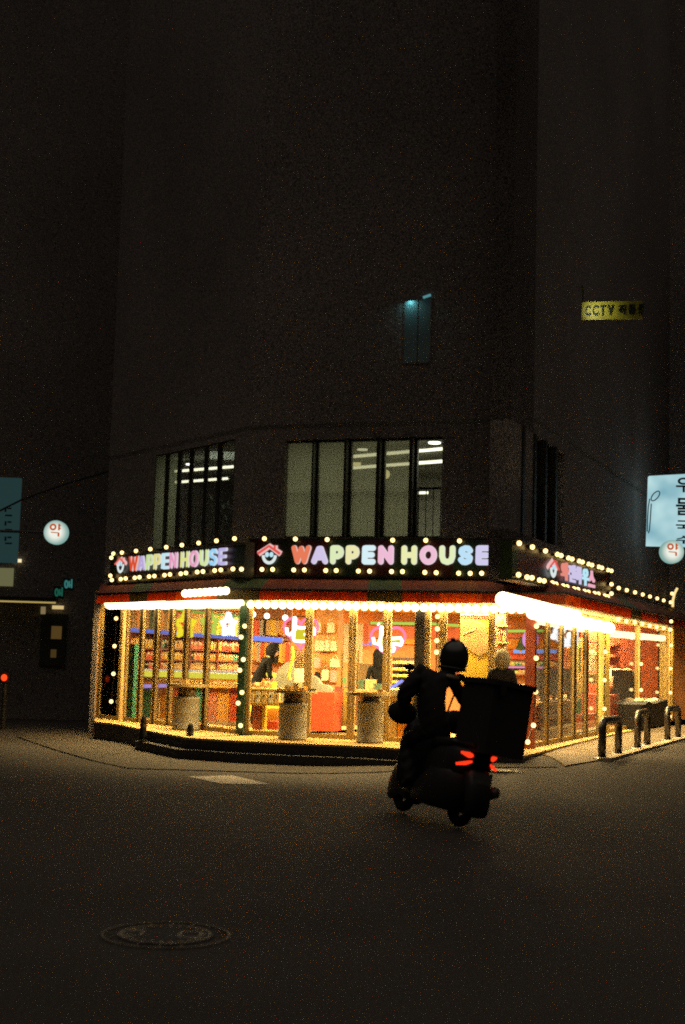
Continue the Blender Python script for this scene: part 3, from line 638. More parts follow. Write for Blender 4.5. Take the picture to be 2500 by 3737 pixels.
led(FF, 920,2329, 1030,2337, -4.5, BLUEC, 1.1, 'short blue strip light over the garments right of the green post', .045)
led(WL, 487,2457, 880,2470, .66, YELC, 1.4, 'bright yellow strip light along the edge of the left wall counter', .055)
led(WL, 520,2447, 880,2455, .5, (1,.9,.62), 1.0, 'cream strip light just above the yellow counter strip', .03)
led(FF, 958,2463, 1015,2466, -3.2, YELC, 1.1, 'short yellow strip light behind the cream arch', .045)
led(LF, 520,2504, 609,2502, -1.1, VIOC, 1.1, 'violet blue strip light on the striped counter edge', .035)
led(BW, 1352,2273, 1532,2276, .2, LIMEC, .9, 'lime strip light above the back wall seen through the doors', .03)
led(BW, 1570,2276, 1675,2283, .2, LIMEC, .9, 'lime strip light on the back wall behind the rider', .03)
led(BW, 1850,2303, 1998,2302, .3, LIMEC, .9, 'lime strip light on the back wall at the right corner', .03)
led(BW, 1875,2377, 2030,2377, .3, (.30,.45,1), 1.0, 'blue strip light on the back wall behind the right glass', .045)
led(BW, 1855,2435, 2000,2436, .4, PNKC, .9, 'thin pink strip light behind the right glass', .02)
led(BW, 1852,2503, 1928,2509, 3.4, YELC, 1.1, 'short yellow strip light low behind the right corner', .05)
led(FF, 1236,2483, 1262,2483, -5, LIMEC, 1, 'small lime strip light left of the double doors', .05)
led(FF, 1288,2486, 1302,2486, -5, LIMEC, 1, 'small lime strip light between the double doors', .05)
led(BW, 1290,2352, 1356,2349, .3, (.4,.35,1), 1, 'short blue strip light left of the second heart neon', .04)
# striped counter along the left glass
ct = thing('striped_counter', 'low counter with teal, cream, orange and red panels behind the left glass', 'counter', tuple(LF.P(2.6,FL,-1.3)))
for x0, x1, m_ in ((512,560,TEAL),(562,583,CREAM),(583,612,ORANGE),(615,652,CORAL),(655,700,ORANGE),(700,748,TEAL),(750,790,CORAL),(790,838,ORANGE),(838,884,RED)):
    obj('panel', fb(LF, x0,2510,x1,2634,-1.15,.06), m_, ct)
s0, _ = LF.sz(508,2510,-1.15); s1, zt = LF.sz(886,2508,-1.15)
obj('counter_top', MB().fbox(LF, s0, s1, zt, zt+.05, -1.75, -1.10), WOOD, ct)
one('end_panel', fb(LF, 452,2350,492,2640,-.35,.08), TEAL, 'tall teal end panel beside the dark leftmost glass', 'panel')
# wall counter under the shelves
wc = thing('wall_counter', 'yellow lit counter running under the left shelf wall', 'counter', tuple(WL.P(2.5,FL,.3)))
z = WL.sz(700,2466,.6)[1]
obj('counter_top', MB().fbox(WL, 1.9, 5.6, z-.06, z, 0, .62), CREAM, wc); obj('front_panel', MB().fbox(WL, 1.9, 5.6, FL, z-.06, .02, .5), YEL, wc)
# shelf wall with packets
sh = thing('wall_shelf', 'wide wall shelf crowded with packets behind the left glass', 'shelf', tuple(WL.P(2.5,1.2,.1)))
rows = [(2330,2368),(2376,2407),(2413,2441)]; zz = []
for a, b in rows: zz.append((WL.sz(650,b,.2)[1], WL.sz(650,a,.2)[1]))
for k, (zb, zt) in enumerate(zz): obj('board', MB().fbox(WL, .5, 5.4, zb-.03, zb-.004, .0, .3), MAROON, sh)
obj('back_board', MB().fbox(WL, .5, 5.4, zz[2][0], zz[0][1]+.1, .002, .02), pm('shelf_back', (.33,.10,.05)), sh)
for k in range(6): obj('divider', MB().fbox(WL, .5+k*.95, .53+k*.95, zz[2][0], zz[0][1]+.06, .02, .29), MAROON, sh)
PKC = {'orange': ORANGE, 'yellow': YEL, 'cream': CREAM, 'red': RED, 'green': TEAL, 'dark': BLACK, 'tan': TAN, 'lime': LIME, 'coral': CORAL}
pkm = {}
def packet(face, s, z, o, w, h, d, key, label, group, name='packet'):
    if key not in pkm:
        b = MB().box((0,0,.5), (1,1,1)); b.box((0,-.5,.72), (.7,.04,.3), 0, 1)
        me = bpy.data.meshes.new(name); me.from_pydata(b.v, [], b.f); me.materials.append(PKC[key]); me.materials.append(PALE if key != 'cream' else TAN)
        for p, q in zip(me.polygons, b.m): p.material_index = q
        pkm[key] = me
    o_ = bpy.data.objects.new(name, pkm[key]); C.objects.link(o_); o_.location = [float(q) for q in face.P(s, z, o)]
    o_.rotation_euler = (random.uniform(-.04,.04), 0, math.atan2(face.u[1], face.u[0])+random.uniform(-.05,.05)); o_.scale = (w, d, h)
    return tag(o_, label, name, group)
rowname = ['top', 'middle', 'lowest']
for k, (zb, zt) in enumerate(zz):
    s = .56
    while s < 5.25:
        ph = int(s*1.7+k*2.3) % 7
        key = random.choice([['orange','red','orange','coral'],['yellow','orange','tan'],['green','dark','green'],['cream','cream','tan'],['red','coral','orange'],['lime','yellow','tan'],['dark','red','tan']][ph]) if k < 2 or s < 1.6 else random.choice(['cream','cream','cream','tan'])
        w = random.uniform(.055,.10); h = (zt-zb)*random.uniform(.72,.92)
        packet(WL, s+w/2, zb, .16, w*.92, h, .18, key, '%s packet standing in the %s row of the left wall shelf' % (key, rowname[k]), 'packets on the left wall shelf')
        s += w+random.uniform(0,.012)
# hanging garments
gmesh = {}
def garment(face, s, z, o, w, h, key, label, group, kind='garment'):
    kk = (key, kind)
    if kk not in gmesh:
        b = MB(); out = [(-.5,0),(-.42,.62),(-.5,.86),(-.18,1),(.18,1),(.5,.86),(.42,.62),(.5,0),(.2,-.03),(-.2,.02)] if kind == 'garment' else [(-.5,.02),(-.46,.92),(-.3,1),(.3,1),(.46,.92),(.5,.02),(.4,-.02),(-.4,-.02)]
        b.plate([(x, .5*math.cos(x*9)*.12-.2, z_) for x, z_ in out], (0,.5,0))
        if kind != 'garment':
            b.tube([(-.25,0,.98),(-.15,0,1.35),(0,0,1.45),(.15,0,1.35),(.25,0,.98)], .03, 5)
        else: b.tube([(0,0,1),(0,0,1.08),(.05,0,1.12)], .02, 5)
        me = bpy.data.meshes.new(kind); me.from_pydata(b.v, [], b.f); me.materials.append(key); gmesh[kk] = me
    o_ = bpy.data.objects.new('hanging_bag' if kind == 'bag' else 'hanging_garment', gmesh[kk]); C.objects.link(o_); o_.location = [float(q) for q in face.P(s, z, o)]
    o_.rotation_euler = (0, 0, math.atan2(face.u[1], face.u[0])+random.uniform(-.25,.25)); o_.scale = (w, .10, h)
    return tag(o_, label, 'bag' if kind == 'bag' else 'garment', group)
CN = [('red',RED),('grey',GREY),('black',BLACK),('yellow',YEL),('tan',TAN),('orange',ORANGE),('dark green',DKG),('pink',PINK),('pale canvas',WHITEC),('coral',CORAL)]
CD = dict(CN)
z_up0, z_up1 = WL.sz(650,2318,.2)[1], WL.sz(650,2228,.2)[1]
one('hanging_rail', MB().tube([WL.P(.4,z_up1+.06,.22), WL.P(8.6,z_up1+.06,.22)], .015, 6), DARKM, 'dark hanging rail along the top of the left shelf wall', 'rail')
s = .5
while s < 5.3:
    nm = random.choice(['tan','orange','tan','coral','orange','yellow','dark green']); w = random.uniform(.07,.12)
    garment(WL, s, z_up0+random.uniform(0,.08), .22, w*1.15, (z_up1-z_up0)*.9, CD[nm], nm+' garment hanging on the rail above the left wall shelf', 'garments on the left rail'); s += w
for r_, (ya, yb, xs_) in enumerate((((2272,2330), None, None), ((2343,2415), None, None))) if False else []: pass
for (ya, yb, row_) in ((2262,2322,'upper'), (2343,2420,'lower')):
    x = 922
    seq = ['coral','red','red','grey','black','tan','yellow','yellow','tan','orange','pink','red'] if row_ == 'upper' else ['tan','orange','grey','red','orange','pink','pale canvas','black','black','yellow','orange','red']
    for j, nm in enumerate(seq):
        xx = x+j*11.5; s0, zb = FF.sz(xx, yb-random.uniform(0,12), -4.6); _, zt = FF.sz(xx, ya, -4.6)
        garment(FF, s0, zb, -4.6, .095*random.uniform(.9,1.2), zt-zb, CD[nm], '%s garment on the %s rail right of the green post' % (nm, row_), 'garments on the two rails right of the green post')
for yy, rn in ((2261,'upper'),(2342,'lower')): one('hanging_rail', MB().tube([FF.P(*FF.sz(915,yy,-4.6),-4.6), FF.P(*FF.sz(1060,yy,-4.6),-4.6)], .016, 6), DARKM, rn+' dark rail carrying garments right of the green post', 'rail')
one('display_wall', fb(FF, 905,2215,1065,2455,-4.8,.06), pm('display_wall_brown', (.40,.17,.06)), 'brown panel wall behind the hanging garments', 'panel')
# column of canvas bags
one('display_column', fb(FF, 1146,2225,1236,2500,-2.9,.3), pm('display_column_orange', (.58,.26,.06)), 'orange display column carrying the canvas bags', 'column')
bags = [(1152,2270,1172,2308,'w'),(1194,2272,1220,2308,'w'),(1150,2338,1166,2374,'w'),(1167,2338,1184,2374,'w'),(1185,2337,1204,2375,'w'),(1206,2340,1228,2375,'w'),(1146,2398,1170,2436,'p'),(1205,2404,1238,2434,'w'),(1174,2444,1200,2482,'w'),(1206,2446,1228,2488,'p'),(1148,2452,1168,2480,'k')]
bl = ['pale canvas bag at the top left of the orange column','pale canvas bag at the top right of the orange column','first of four pale pouches in a row on the orange column','second of four pale pouches in a row on the orange column','third of four pale pouches in a row on the orange column','fourth of four pale pouches in a row on the orange column','pink drawstring bag under the row of pouches','round pale bag under the right end of the pouches','pale drawstring bag low on the orange column','pink bag lowest right on the orange column','black pouch low beside the brown mullion']
for (x0,y0,x1,y1,k), lab in zip(bags, bl):
    s0, zb = FF.sz((x0+x1)/2, y1, -2.8); zt = FF.sz((x0+x1)/2, y0, -2.8)[1]; w = abs(FF.sz(x1,y0,-2.8)[0]-FF.sz(x0,y0,-2.8)[0])
    garment(FF, s0, zb, -2.8, w, zt-zb, {'w':WHITEC,'p':PINK,'k':BLACK}[k], lab, 'bags on the orange column', 'bag')
# card table, arch, plinths
tb = thing('card_table', 'cream table with card racks right of the green post', 'table', tuple(FF.P(*(FF.sz(960,2660,-.9)[0], FL, -.9))))
obj('tabletop', fb(FF, 903,2512,1022,2518,-.65,.7), CREAM, tb); obj('apron', fb(FF, 905,2518,1020,2575,-.66,.05), YEL, tb)
for x0, x1, m_ in ((921,953,MAROON),(955,968,YEL)): obj('leg', fb(FF, x0,2575,x1,2664,-.7,.1), m_, tb)
for j, x0 in enumerate((909,932,956,980,1002)):
    cdm = fb(FF, x0,2524,x0+17,2566,-.635,.012); fb(FF, x0+5,2536,x0+10,2544,-.63,.004, cdm, 1); obj('card_rack', cdm, [PALE if j % 2 else CREAM, BLACK], tb)
for j in range(9):
    x0 = 925+j*9; packet(FF, FF.sz(x0,2512,-.95)[0], FF.sz(x0,2512,-.95)[1], -.95, .05, random.uniform(.05,.12), .2, random.choice(['cream','yellow','cream']), 'packet heaped on the cream card table', 'packets heaped on the card table')
one('low_box', fb(FF, 967,2632,1014,2662,-1.0,.3), RED, 'low red box on the floor under the card table', 'box')
one('floor_box', fb(FF, 960,2585,1012,2632,-1.6,.3), ORANGE, 'orange box behind the low red box', 'box')
pts = [(1004,2560),(1003,2500),(1008,2462),(1022,2436),(1042,2418),(1062,2412),(1086,2420),(1108,2440),(1128,2462),(1146,2468),(1160,2478),(1170,2496),(1192,2500),(1208,2512),(1219,2532),(1224,2562),(1150,2562),(1100,2566)]
one('cloud_board', MB().plate([FF.P(*FF.sz(x,y,-1.6),-1.6) for x,y in pts], tuple(np.array([-FF.n[0],-FF.n[1],0])*.12)), pm('cloud_cream', (.30,.31,.22)), 'big cream cloud shaped board standing behind the card table', 'display board')
one('cloud_block', fb(FF, 1030,2564,1140,2640,-1.65,.3), CREAM, 'cream foot block under the cloud shaped board', 'block')
one('red_plinth', fb(FF, 1126,2526,1220,2668,-1.0,.42), RED, 'tall orange red plinth right of the second drum table', 'plinth')
one('maroon_cabinet', fb(FF, 1218,2505,1246,2650,-1.6,.5), MAROON, 'maroon cabinet side right of the orange red plinth', 'cabinet')
one('yellow_cabinet', fb(FF, 1246,2512,1284,2650,-1.7,.5), pm('paint_ochre', (.45,.30,.06)), 'ochre cabinet between the maroon cabinet and the doors', 'cabinet')
mr = thing('bead_rack', 'dark rack hung with small beads under the first heart neon', 'rack', tuple(FF.P(FF.sz(1095,2440,-1.2)[0], FF.sz(1095,2440,-1.2)[1], -1.2)))
obj('board', fb(FF, 1074,2374,1117,2438,-1.22,.03), pm('rack_brown', (.10,.05,.03)), mr)
bm_ = MB()
for i in range(7):
    for j in range(8): bm_.ball(FF.P(*FF.sz(1078+i*5.6+(j%2)*2.5, 2380+j*7.4, -1.19), -1.19), .0085, 6, 4)
o_ = obj('bead', bm_, TAN, mr); o_['kind'] = 'stuff'
one('white_panel', fb(FF, 1073,2440,1114,2490,-1.2,.04), PALE, 'pale rounded panel under the bead rack', 'panel')
one('yellow_ribbon', MB().tube([FF.P(*FF.sz(x,y,-1.1),-1.1) for x,y in ((1066,2360),(1070,2395),(1062,2430),(1054,2462),(1058,2482))], .028, 6), YEL, 'yellow ribbon hanging left of the bead rack', 'ribbon')
# back wall panels behind the doors
for x0, x1, m_, lab in ((1252,1274,PALE,'tall pale banner left of the door frames'),(1292,1324,PALE,'tall pale banner between the door frames'),(1326,1346,CORAL,'coral banner right of the tall pale banners')):
    one('banner', fb(FF, x0,2274,x1,2417 if m_ is PALE else 2352,-4.2,.03), m_, lab, 'banner', 'banners behind the doors')
one('grey_cabinet', fb(FF, 1290,2422,1362,2490,-4.0,.4), pm('cabinet_olive', (.26,.19,.09)), 'olive cabinet below the tall pale banners', 'cabinet')
one('box_dark', fb(FF, 1300,2480,1328,2518,-1.3,.2), DKG, 'dark box on the counter behind the double doors', 'box')
one('box_tan', fb(FF, 1332,2480,1362,2518,-1.3,.2), TAN, 'tan box on the counter behind the double doors', 'box')
one('box_green', fb(FF, 1365,2496,1390,2518,-1.2,.2), DKG, 'small green box near the seated person', 'box')
one('long_counter', fb(FF, 1290,2518,1405,2530,-1.1,.6), WOOD, 'wooden counter slab behind the double doors', 'counter')
one('counter_base', fb(FF, 1296,2530,1400,2650,-1.3,.4), pm('base_brown', (.22,.12,.05)), 'brown base under the wooden counter slab', 'counter base')
cc = thing('cream_counter', 'cream counter with an orange stripe right of the doors', 'counter', tuple(FF.P(FF.sz(1468,2690,-.4)[0],FL,-.4)))
for x0, x1, m_ in ((1414,1450,CREAM),(1450,1488,ORANGE),(1488,1530,CREAM)): obj('panel', fb(FF, x0,2543,x1,2692,-.45,.5), m_, cc)
obj('counter_top', fb(FF, 1412,2518,1532,2542,-.42,.6), PALE, cc)
m_ = MB(); 
for j in range(9):
    x0 = 1428+j*9; q = FF.P(*FF.sz(x0,2519,-.6),-.6); m_.ball(q, .045, 8, 5, 0, (1,1,.9-.09*abs(j-4)))
one('snack_heap', m_, YEL, 'heap of yellow goods on the cream counter', 'goods')
rk = thing('box_rack', 'four tier rack of small yellow boxes under the second heart neon', 'rack', tuple(FF.P(FF.sz(1473,2500,-2.2)[0], FL, -2.2)))
for j, y in enumerate((2423,2447,2471,2494)): obj('shelf_board', fb(FF, 1432,y,1512,y+5,-2.0,.3), BLACK, rk)
obj('back_board', fb(FF, 1430,2400,1514,2560,-2.31,.03), pm('rack_dark', (.07,.04,.04)), rk)
for j, y in enumerate((2423,2447,2471,2494)):
    for i in range(6):
        x0 = 1440+i*12.5; packet(FF, FF.sz(x0,y,-2.1)[0], FF.sz(x0,y,-2.1)[1], -2.1, .055, .05, .12, random.choice(['cream','cream','yellow']), 'small box in the %s tier of the black rack' % ['top','second','third','bottom'][j], 'boxes on the black rack')
# poster board and white shelf right of the doors
ps = thing('poster_board', 'yellow poster board with a big brown shape behind the rider', 'poster', tuple(FF.P(FF.sz(1735,2500,-.5)[0], FF.sz(1735,2500,-.5)[1], -.5)))
obj('board', fb(FF, 1678,2226,1792,2500,-.5,.03), YEL, ps)
obj('brown_shape', MB().plate([FF.P(*FF.sz(x,y,-.495),-.495) for x,y in ((1680,2258),(1728,2258),(1768,2276),(1789,2345),(1788,2376),(1746,2396),(1680,2342))], tuple(np.array([FF.n[0],FF.n[1],0])*.006)), pm('poster_brown', (.42,.27,.10)), ps)
obj('top_stripes', fb(FF, 1680,2228,1790,2256,-.492,.004), CORAL, ps)
obj('pink_stripe', fb(FF, 1680,2240,1790,2246,-.486,.004), PINK, ps)
obj('light_stroke', MB().plate([FF.P(*FF.sz(x,y,-.488),-.488) for x,y in ((1690,2311),(1735,2292),(1736,2298),(1691,2317))], tuple(np.array([FF.n[0],FF.n[1],0])*.004)), CREAM, ps)
ws = thing('book_shelf', 'tall narrow shelf of cream and red spines left of the right corner', 'shelf', tuple(FF.P(FF.sz(1823,2400,-.6)[0], FF.sz(1823,2500,-.6)[1], -.6)))
obj('back_board', fb(FF, 1794,2222,1852,2500,-.85,.03), PALE, ws)
for y in (2226,2280,2342,2404,2460): obj('board', fb(FF, 1794,y,1852,y+6,-.6,.25), CREAM, ws)
for r_, (ya, yb) in enumerate(((2234,2280),(2288,2342),(2350,2404),(2412,2460))):
    for i in range(8):
        x0 = 1799+i*6.4; s0, zb = FF.sz(x0,yb,-.66); zt = FF.sz(x0,ya,-.66)[1]
        packet(FF, s0, zb, -.7, .024, (zt-zb)*random.uniform(.75,.95), .15, random.choice(['cream','cream','orange','cream','red','tan']), 'spine in the %s row of the narrow book shelf' % ['top','second','third','bottom'][r_], 'spines on the narrow book shelf')
# right rooms
def bwp(x0,y0,x1,y1,o,m_,lab,nm='wall_panel',cat='panel',th=.05): return one(nm, fb(BW, x0,y0,x1,y1,o,th), m_, lab, cat)
bwp(1530,2285,1690,2330,.12,CORAL,'coral wall panel behind the rider under the lime strip light')
bwp(1600,2330,1690,2460,.13,MAROON,'maroon wall panel behind the helmet')
bwp(1345,2285,1530,2330,.12,CORAL,'coral wall panel behind the second heart neon')
bwp(1395,2330,1530,2350,.14,ORANGE,'orange band on the back wall right of the second heart')
bwp(1850,2310,2040,2332,.12,CORAL,'coral band on the back wall at the right corner')
bwp(1850,2334,2040,2370,.14,ORANGE,'orange band on the back wall at the right corner')
bwp(1850,2382,2040,2408,.12,RED,'red band on the back wall at the right corner')
for j, (y, nm) in enumerate(((2432,'upper'),(2462,'lower'))):
    one('wall_board', fb(BW, 1850,y,2060,y+5,.4,.35), MAROON, nm+' long shelf board on the back wall behind the right glass', 'shelf')
    for i in range(15):
        x0 = 1856+i*13; s0, zb = BW.sz(x0,y,.22); packet(BW, s0, zb, .22, .08, random.uniform(.08,.12), .15, random.choice(['lime','green','tan','cream']), 'packet on the %s board of the back wall' % nm, 'packets on the right back wall')
tr_ = thing('cone_tree', 'small dark green cone tree on the back wall shelf', 'decoration', tuple(BW.P(*BW.sz(1900,2380,.5),.5))); q = BW.P(*BW.sz(1900,2380,.5),.5)
obj('crown', MB().lathe(q, [(.09,.05),(.12,.08),(.06,.2),(.085,.2),(.03,.34),(.004,.38)], 12), DKG, tr_); obj('trunk', MB().lathe(q, [(.03,0),(.03,.06)], 8), WOOD, tr_)
cab = thing('wood_cabinet', 'long maroon cabinet with a wooden top behind the right glass', 'cabinet', tuple(RF.P(1.0,FL,-.5)))
a = RF.sz(1945,2600,-.5)[0]; b = RF.sz(2092,2600,-.5)[0]; z = RF.sz(2000,2560,-.5)[1]
obj('body', MB().fbox(RF, a, b, FL, z-.05, -.95, -.45), MAROON, cab); obj('top', MB().fbox(RF, a-.02, b+.02, z-.05, z, -1, -.42), WOOD, cab)
for i, (x0, x1, lab) in enumerate(((1964,1994,'first black display back on the maroon cabinet'),(2003,2047,'second black display back on the maroon cabinet'),(2062,2092,'third black display back on the maroon cabinet'))):
    t_ = thing('display_screen', lab, 'screen', tuple(RF.P((RF.sz(x0,2550,-.6)[0]+RF.sz(x1,2550,-.6)[0])/2, z, -.6)), 'black displays on the cabinet')
    s0, s1 = RF.sz(x0,2500,-.6)[0], RF.sz(x1,2500,-.6)[0]; zt = RF.sz((x0+x1)/2,2440,-.6)[1]
    obj('screen', MB().fbox(RF, s0, s1, z+.1, zt, -.64, -.58), BLACK, t_); obj('stand', MB().fbox(RF, (s0+s1)/2-.05, (s0+s1)/2+.05, z, z+.1, -.63, -.59).fbox(RF, (s0+s1)/2-.12, (s0+s1)/2+.12, z, z+.015, -.7, -.55), BLACK, t_)
for x0,y0,x1,y1,m_,nm,lab,cat in ((2098,2552,2124,2606,TEAL,'teal_block','teal block behind the middle of the right glass','block'),(2096,2608,2180,2668,CORAL,'coral_plinth','coral plinth behind the right glass','plinth'),
   (2098,2520,2108,2580,WHITEC,'cream_post','cream post beside the teal block','post'),(2140,2460,2186,2492,CREAM,'cream_shelf','cream shelf board near the annex post','shelf')):
    one(nm, fb(RF, x0,y0,x1,y1,-.7,.3), m_, lab, cat)
one('sage_skirting', fb(RF, 2082,2668,2186,2690,-.1,.05), pm('paint_sage', (.20,.27,.14)), 'sage green skirting board along the right glass', 'skirting')
for j, (x0,y0,x1,y1,nm) in enumerate(((2050,2350,2072,2440,'coral'),(2066,2358,2096,2470,'orange'),(2108,2345,2124,2480,'dark green'),(2126,2340,2142,2460,'orange'),(2150,2370,2168,2450,'pale canvas'),(2168,2380,2186,2450,'tan'))):
    s0, zb = RF.sz((x0+x1)/2,y1,-1.1); zt = RF.sz((x0+x1)/2,y0,-1.1)[1]
    garment(RF, s0, zb, -1.1, .42, zt-zb, CD[nm], '%s garment hanging behind the right glass, number %s from the corner' % (nm, ['one','two','three','four','five','six'][j]), 'garments behind the right glass')
one('hanging_rail', MB().tube([RF.P(RF.sz(2040,2340,-1.1)[0],RF.sz(2100,2338,-1.1)[1],-1.1), RF.P(RF.sz(2190,2340,-1.1)[0],RF.sz(2100,2338,-1.1)[1],-1.1)], .016, 6), DARKM, 'dark rail carrying garments behind the right glass', 'rail')
one('green_partition', fb(RF, 2090,2330,2190,2560,-1.5,.05), pm('paint_olive', (.30,.26,.06)), 'olive partition behind the hanging garments on the right', 'partition')
rs = thing('red_shelf', 'red shelf unit on the wall inside the annex', 'shelf', tuple(RF.P(RF.sz(2275,2430,-1.0)[0], RF.sz(2275,2430,-1.0)[1], -1.0)))
obj('back_board', fb(RF, 2232,2300,2322,2470,-1.2,.05), pm('annex_shelf_red', (.48,.10,.06)), rs)
for y in (2352,2392,2430): obj('board', fb(RF, 2240,y,2318,y+8,-.9,.3), CORAL, rs)
for j, (x0, y) in enumerate(((2252,2352),(2268,2392),(2290,2392),(2310,2352),(2300,2430),(2254,2430))):
    s0, zb = RF.sz(x0,y,-1.0); packet(RF, s0, zb, -1.0, .35, random.uniform(.15,.32), .15, ['cream','tan','dark','cream','dark','tan'][j], '%s goods on the red annex shelf, %s' % (['cream','tan','dark','cream','dark','tan'][j], ['top left','middle left','middle right','top right','bottom right','bottom left'][j]), 'goods on the red annex shelf')
one('annex_plinth', fb(RF, 2226,2534,2304,2648,-.55,.6), pm('annex_plinth_red', (.55,.12,.07)), 'red plinth under the cream oval display in the annex', 'plinth')
ov = MB(); cs, cz = RF.sz(2264,2488,-.7); hw = (RF.sz(2292,2488,-.7)[0]-RF.sz(2238,2488,-.7)[0])/2; hh = (RF.sz(2264,2438,-.7)[1]-RF.sz(2264,2534,-.7)[1])/2
N = 20; nn = np.array([RF.n[0],RF.n[1],0]); vs = []
for d in (0,-.25):
    for j in range(N):
        a = 2*math.pi*j/N; ca, sa = math.cos(a), math.sin(a); k = 1 if sa > 0 else 1.12
        vs.append(RF.P(cs+hw*ca*(abs(ca)**-.25 if abs(ca) > .01 and sa < 0 else 1)*min(1,k), cz+hh*sa, -.7+d))
    for j in range(N):
        a = 2*math.pi*j/N; vs.append(RF.P(cs+.15*hw+hw*.42*math.cos(a), cz-.22*hh+hh*.36*math.sin(a), -.7+d))
fs = []
for j in range(N):
    k = (j+1)%N; fs += [(j,k,N+k,N+j),(2*N+k,2*N+j,3*N+j,3*N+k),(k,j,2*N+j,2*N+k),(N+j,N+k,3*N+k,3*N+j)]
one('oval_display', ov.add(vs, fs), WHITEC, 'cream oval display with a round hole on the red plinth', 'display')
for x0,y0,x1,y1,o,lab in ((2306,2452,2326,2650,-.3,'tall black covered rack beside the red plinth'),(2338,2562,2436,2655,.3,'low black covered stack in front of the red annex wall')):
    t_ = thing('covered_stack', lab, 'covered goods', tuple(RF.P(RF.sz((x0+x1)/2,y1,o)[0], FL, o)))
    s0, zb = RF.sz(x0,y1,o); s1 = RF.sz(x1,y1,o)[0]; zt = RF.sz((x0+x1)/2,y0,o)[1]; m_ = MB(); n_ = 7
    P_ = [(s0+(s1-s0)*i/n_, zt*(1+random.uniform(-.05,.04))) for i in range(n_+1)]
    m_.plate([RF.P(s0,FL,o)]+[RF.P(a,b,o) for a,b in P_]+[RF.P(s1,FL,o)], tuple(-nn*.45)); obj('cover', m_, BLACK, t_)
    m_ = MB()
    for i in range(2, n_): m_.ball(RF.P(P_[i][0], P_[i][1], o-.2), .11, 8, 5, 0, (1,1,.5))
    obj('top_cloth', m_, TAN if o < 0 else WHITEC, t_, True)
# ------------------------------------------------------------------ neon signs
def neon_outline(face, pts, o, colr, st, r, name, label, closed=True, group=None, backing=True):
    P_ = [face.P(*face.sz(x,y,o),o) for x,y in pts]; t_ = thing(name, label, 'neon sign', tuple(P_[0]), group)
    obj('tube', MB().tube(P_, r, 8, closed=closed), em('neon_%.2f_%.2f_%.2f_%.1f' % (colr+(st,)), colr, st), t_, True); return t_
def starpts(cx, cy, rx, ry, k=.5):
    return [(cx+(rx if j%2==0 else rx*k)*math.sin(math.pi*j/5), cy-(ry if j%2==0 else ry*k)*math.cos(math.pi*j/5)) for j in range(10)]
neon_outline(LF, starpts(674,2281,37,46), -.25, (.95,.80,.03), 1.8, .05, 'neon_star', 'yellow neon star behind the left glass', group='neon stars')
neon_outline(LF, starpts(765,2275,30,42), -.25, (.62,.80,.10), 1.5, .05, 'neon_star', 'lime neon star behind the left glass', group='neon stars')
t_ = neon_outline(LF, starpts(833,2281,23,38), -.25, (.90,.92,1), 3.0, .055, 'neon_star', 'white neon star with a red middle behind the left glass', group='neon stars')
obj('red_middle', MB().tube([LF.P(*LF.sz(x,y,-.25),-.25) for x,y in starpts(833,2281,9,15)], .014, 6, closed=True), em('neon_inner_red', (1,.35,.3), .9), t_)
def heart(cx, cy, wx, wy):
    out = []
    for j in range(40):
        t = 2*math.pi*j/40; x = 16*math.sin(t)**3; y = 13*math.cos(t)-5*math.cos(2*t)-2*math.cos(3*t)-math.cos(4*t); out.append((cx+x/16*wx, cy-(y+2.5)/14.5*wy))
    return out
PN = (1.0,.22,.40)
def heart_sign(cx, cy, label, strokes, fill, fillbox):
    t_ = neon_outline(FF, heart(cx,cy,62,57), -.3, PN, 1.35, .023, 'neon_heart', label, group='pink neon hearts')
    for st_ in strokes: obj('script_tube', MB().tube([FF.P(*FF.sz(x,y,-.27),-.27) for x,y in st_], .024, 8), em('neon_white', (1,.98,.86), 3.2), t_, True)
    obj('glow_panel', fb(FF, *fillbox, -.31, .015), em('panel_'+fill[0], fill[1], .95), t_)
    obj('cord', MB().tube([FF.P(*FF.sz(cx-20,cy-45,-.3),-.3), FF.P(FF.sz(cx-20,cy,-.3)[0],2.66,-.3)], .005, 5), DARKM, t_)
heart_sign(1098, 2313, 'pink neon heart with white script left of the doors', [[(1075,2250),(1073,2280),(1072,2325)],[(1075,2252),(1079,2256),(1077,2300)],[(1046,2290),(1048,2312),(1056,2318),(1068,2304),(1070,2322)],[(1071,2320),(1073,2292),(1084,2289),(1100,2292),(1118,2290),(1126,2300)],[(1070,2325),(1074,2338),(1096,2341),(1118,2340)],[(1132,2318),(1134,2292),(1142,2290),(1148,2300),(1146,2318)],[(1112,2312),(1116,2318)]], ('yellow',(.80,.72,.04)), (1076,2298,1122,2334))
heart_sign(1416, 2347, 'pink neon heart with white script seen through the double doors', [[(1380,2276),(1383,2280)],[(1393,2284),(1390,2310),(1388,2345)],[(1395,2286),(1394,2320)],[(1362,2326),(1366,2348),(1378,2352),(1384,2334),(1390,2352)],[(1388,2352),(1392,2372),(1398,2374)],[(1424,2330),(1440,2330),(1462,2328),(1468,2340),(1464,2354)],[(1424,2352),(1444,2350),(1466,2354)],[(1424,2376),(1436,2376),(1440,2366),(1430,2358)]], ('lime',(.72,.74,.05)), (1384,2334,1458,2352))
neon_outline(FF, [(1418,2512),(1428,2509),(1440,2504),(1455,2491),(1466,2486),(1478,2493),(1490,2506),(1503,2517)], -1.0, (.34,.36,1), 1.2, .028, 'neon_roof', 'blue neon roof outline above the cream counter', closed=False)
neon_outline(RF, [(1936+17*math.cos(a*math.pi/8), 2334+22*math.sin(a*math.pi/8)) for a in range(16)], -.3, (.80,.35,.78), 1.0, .06, 'neon_disc', 'violet pink round neon beside the right corner post')
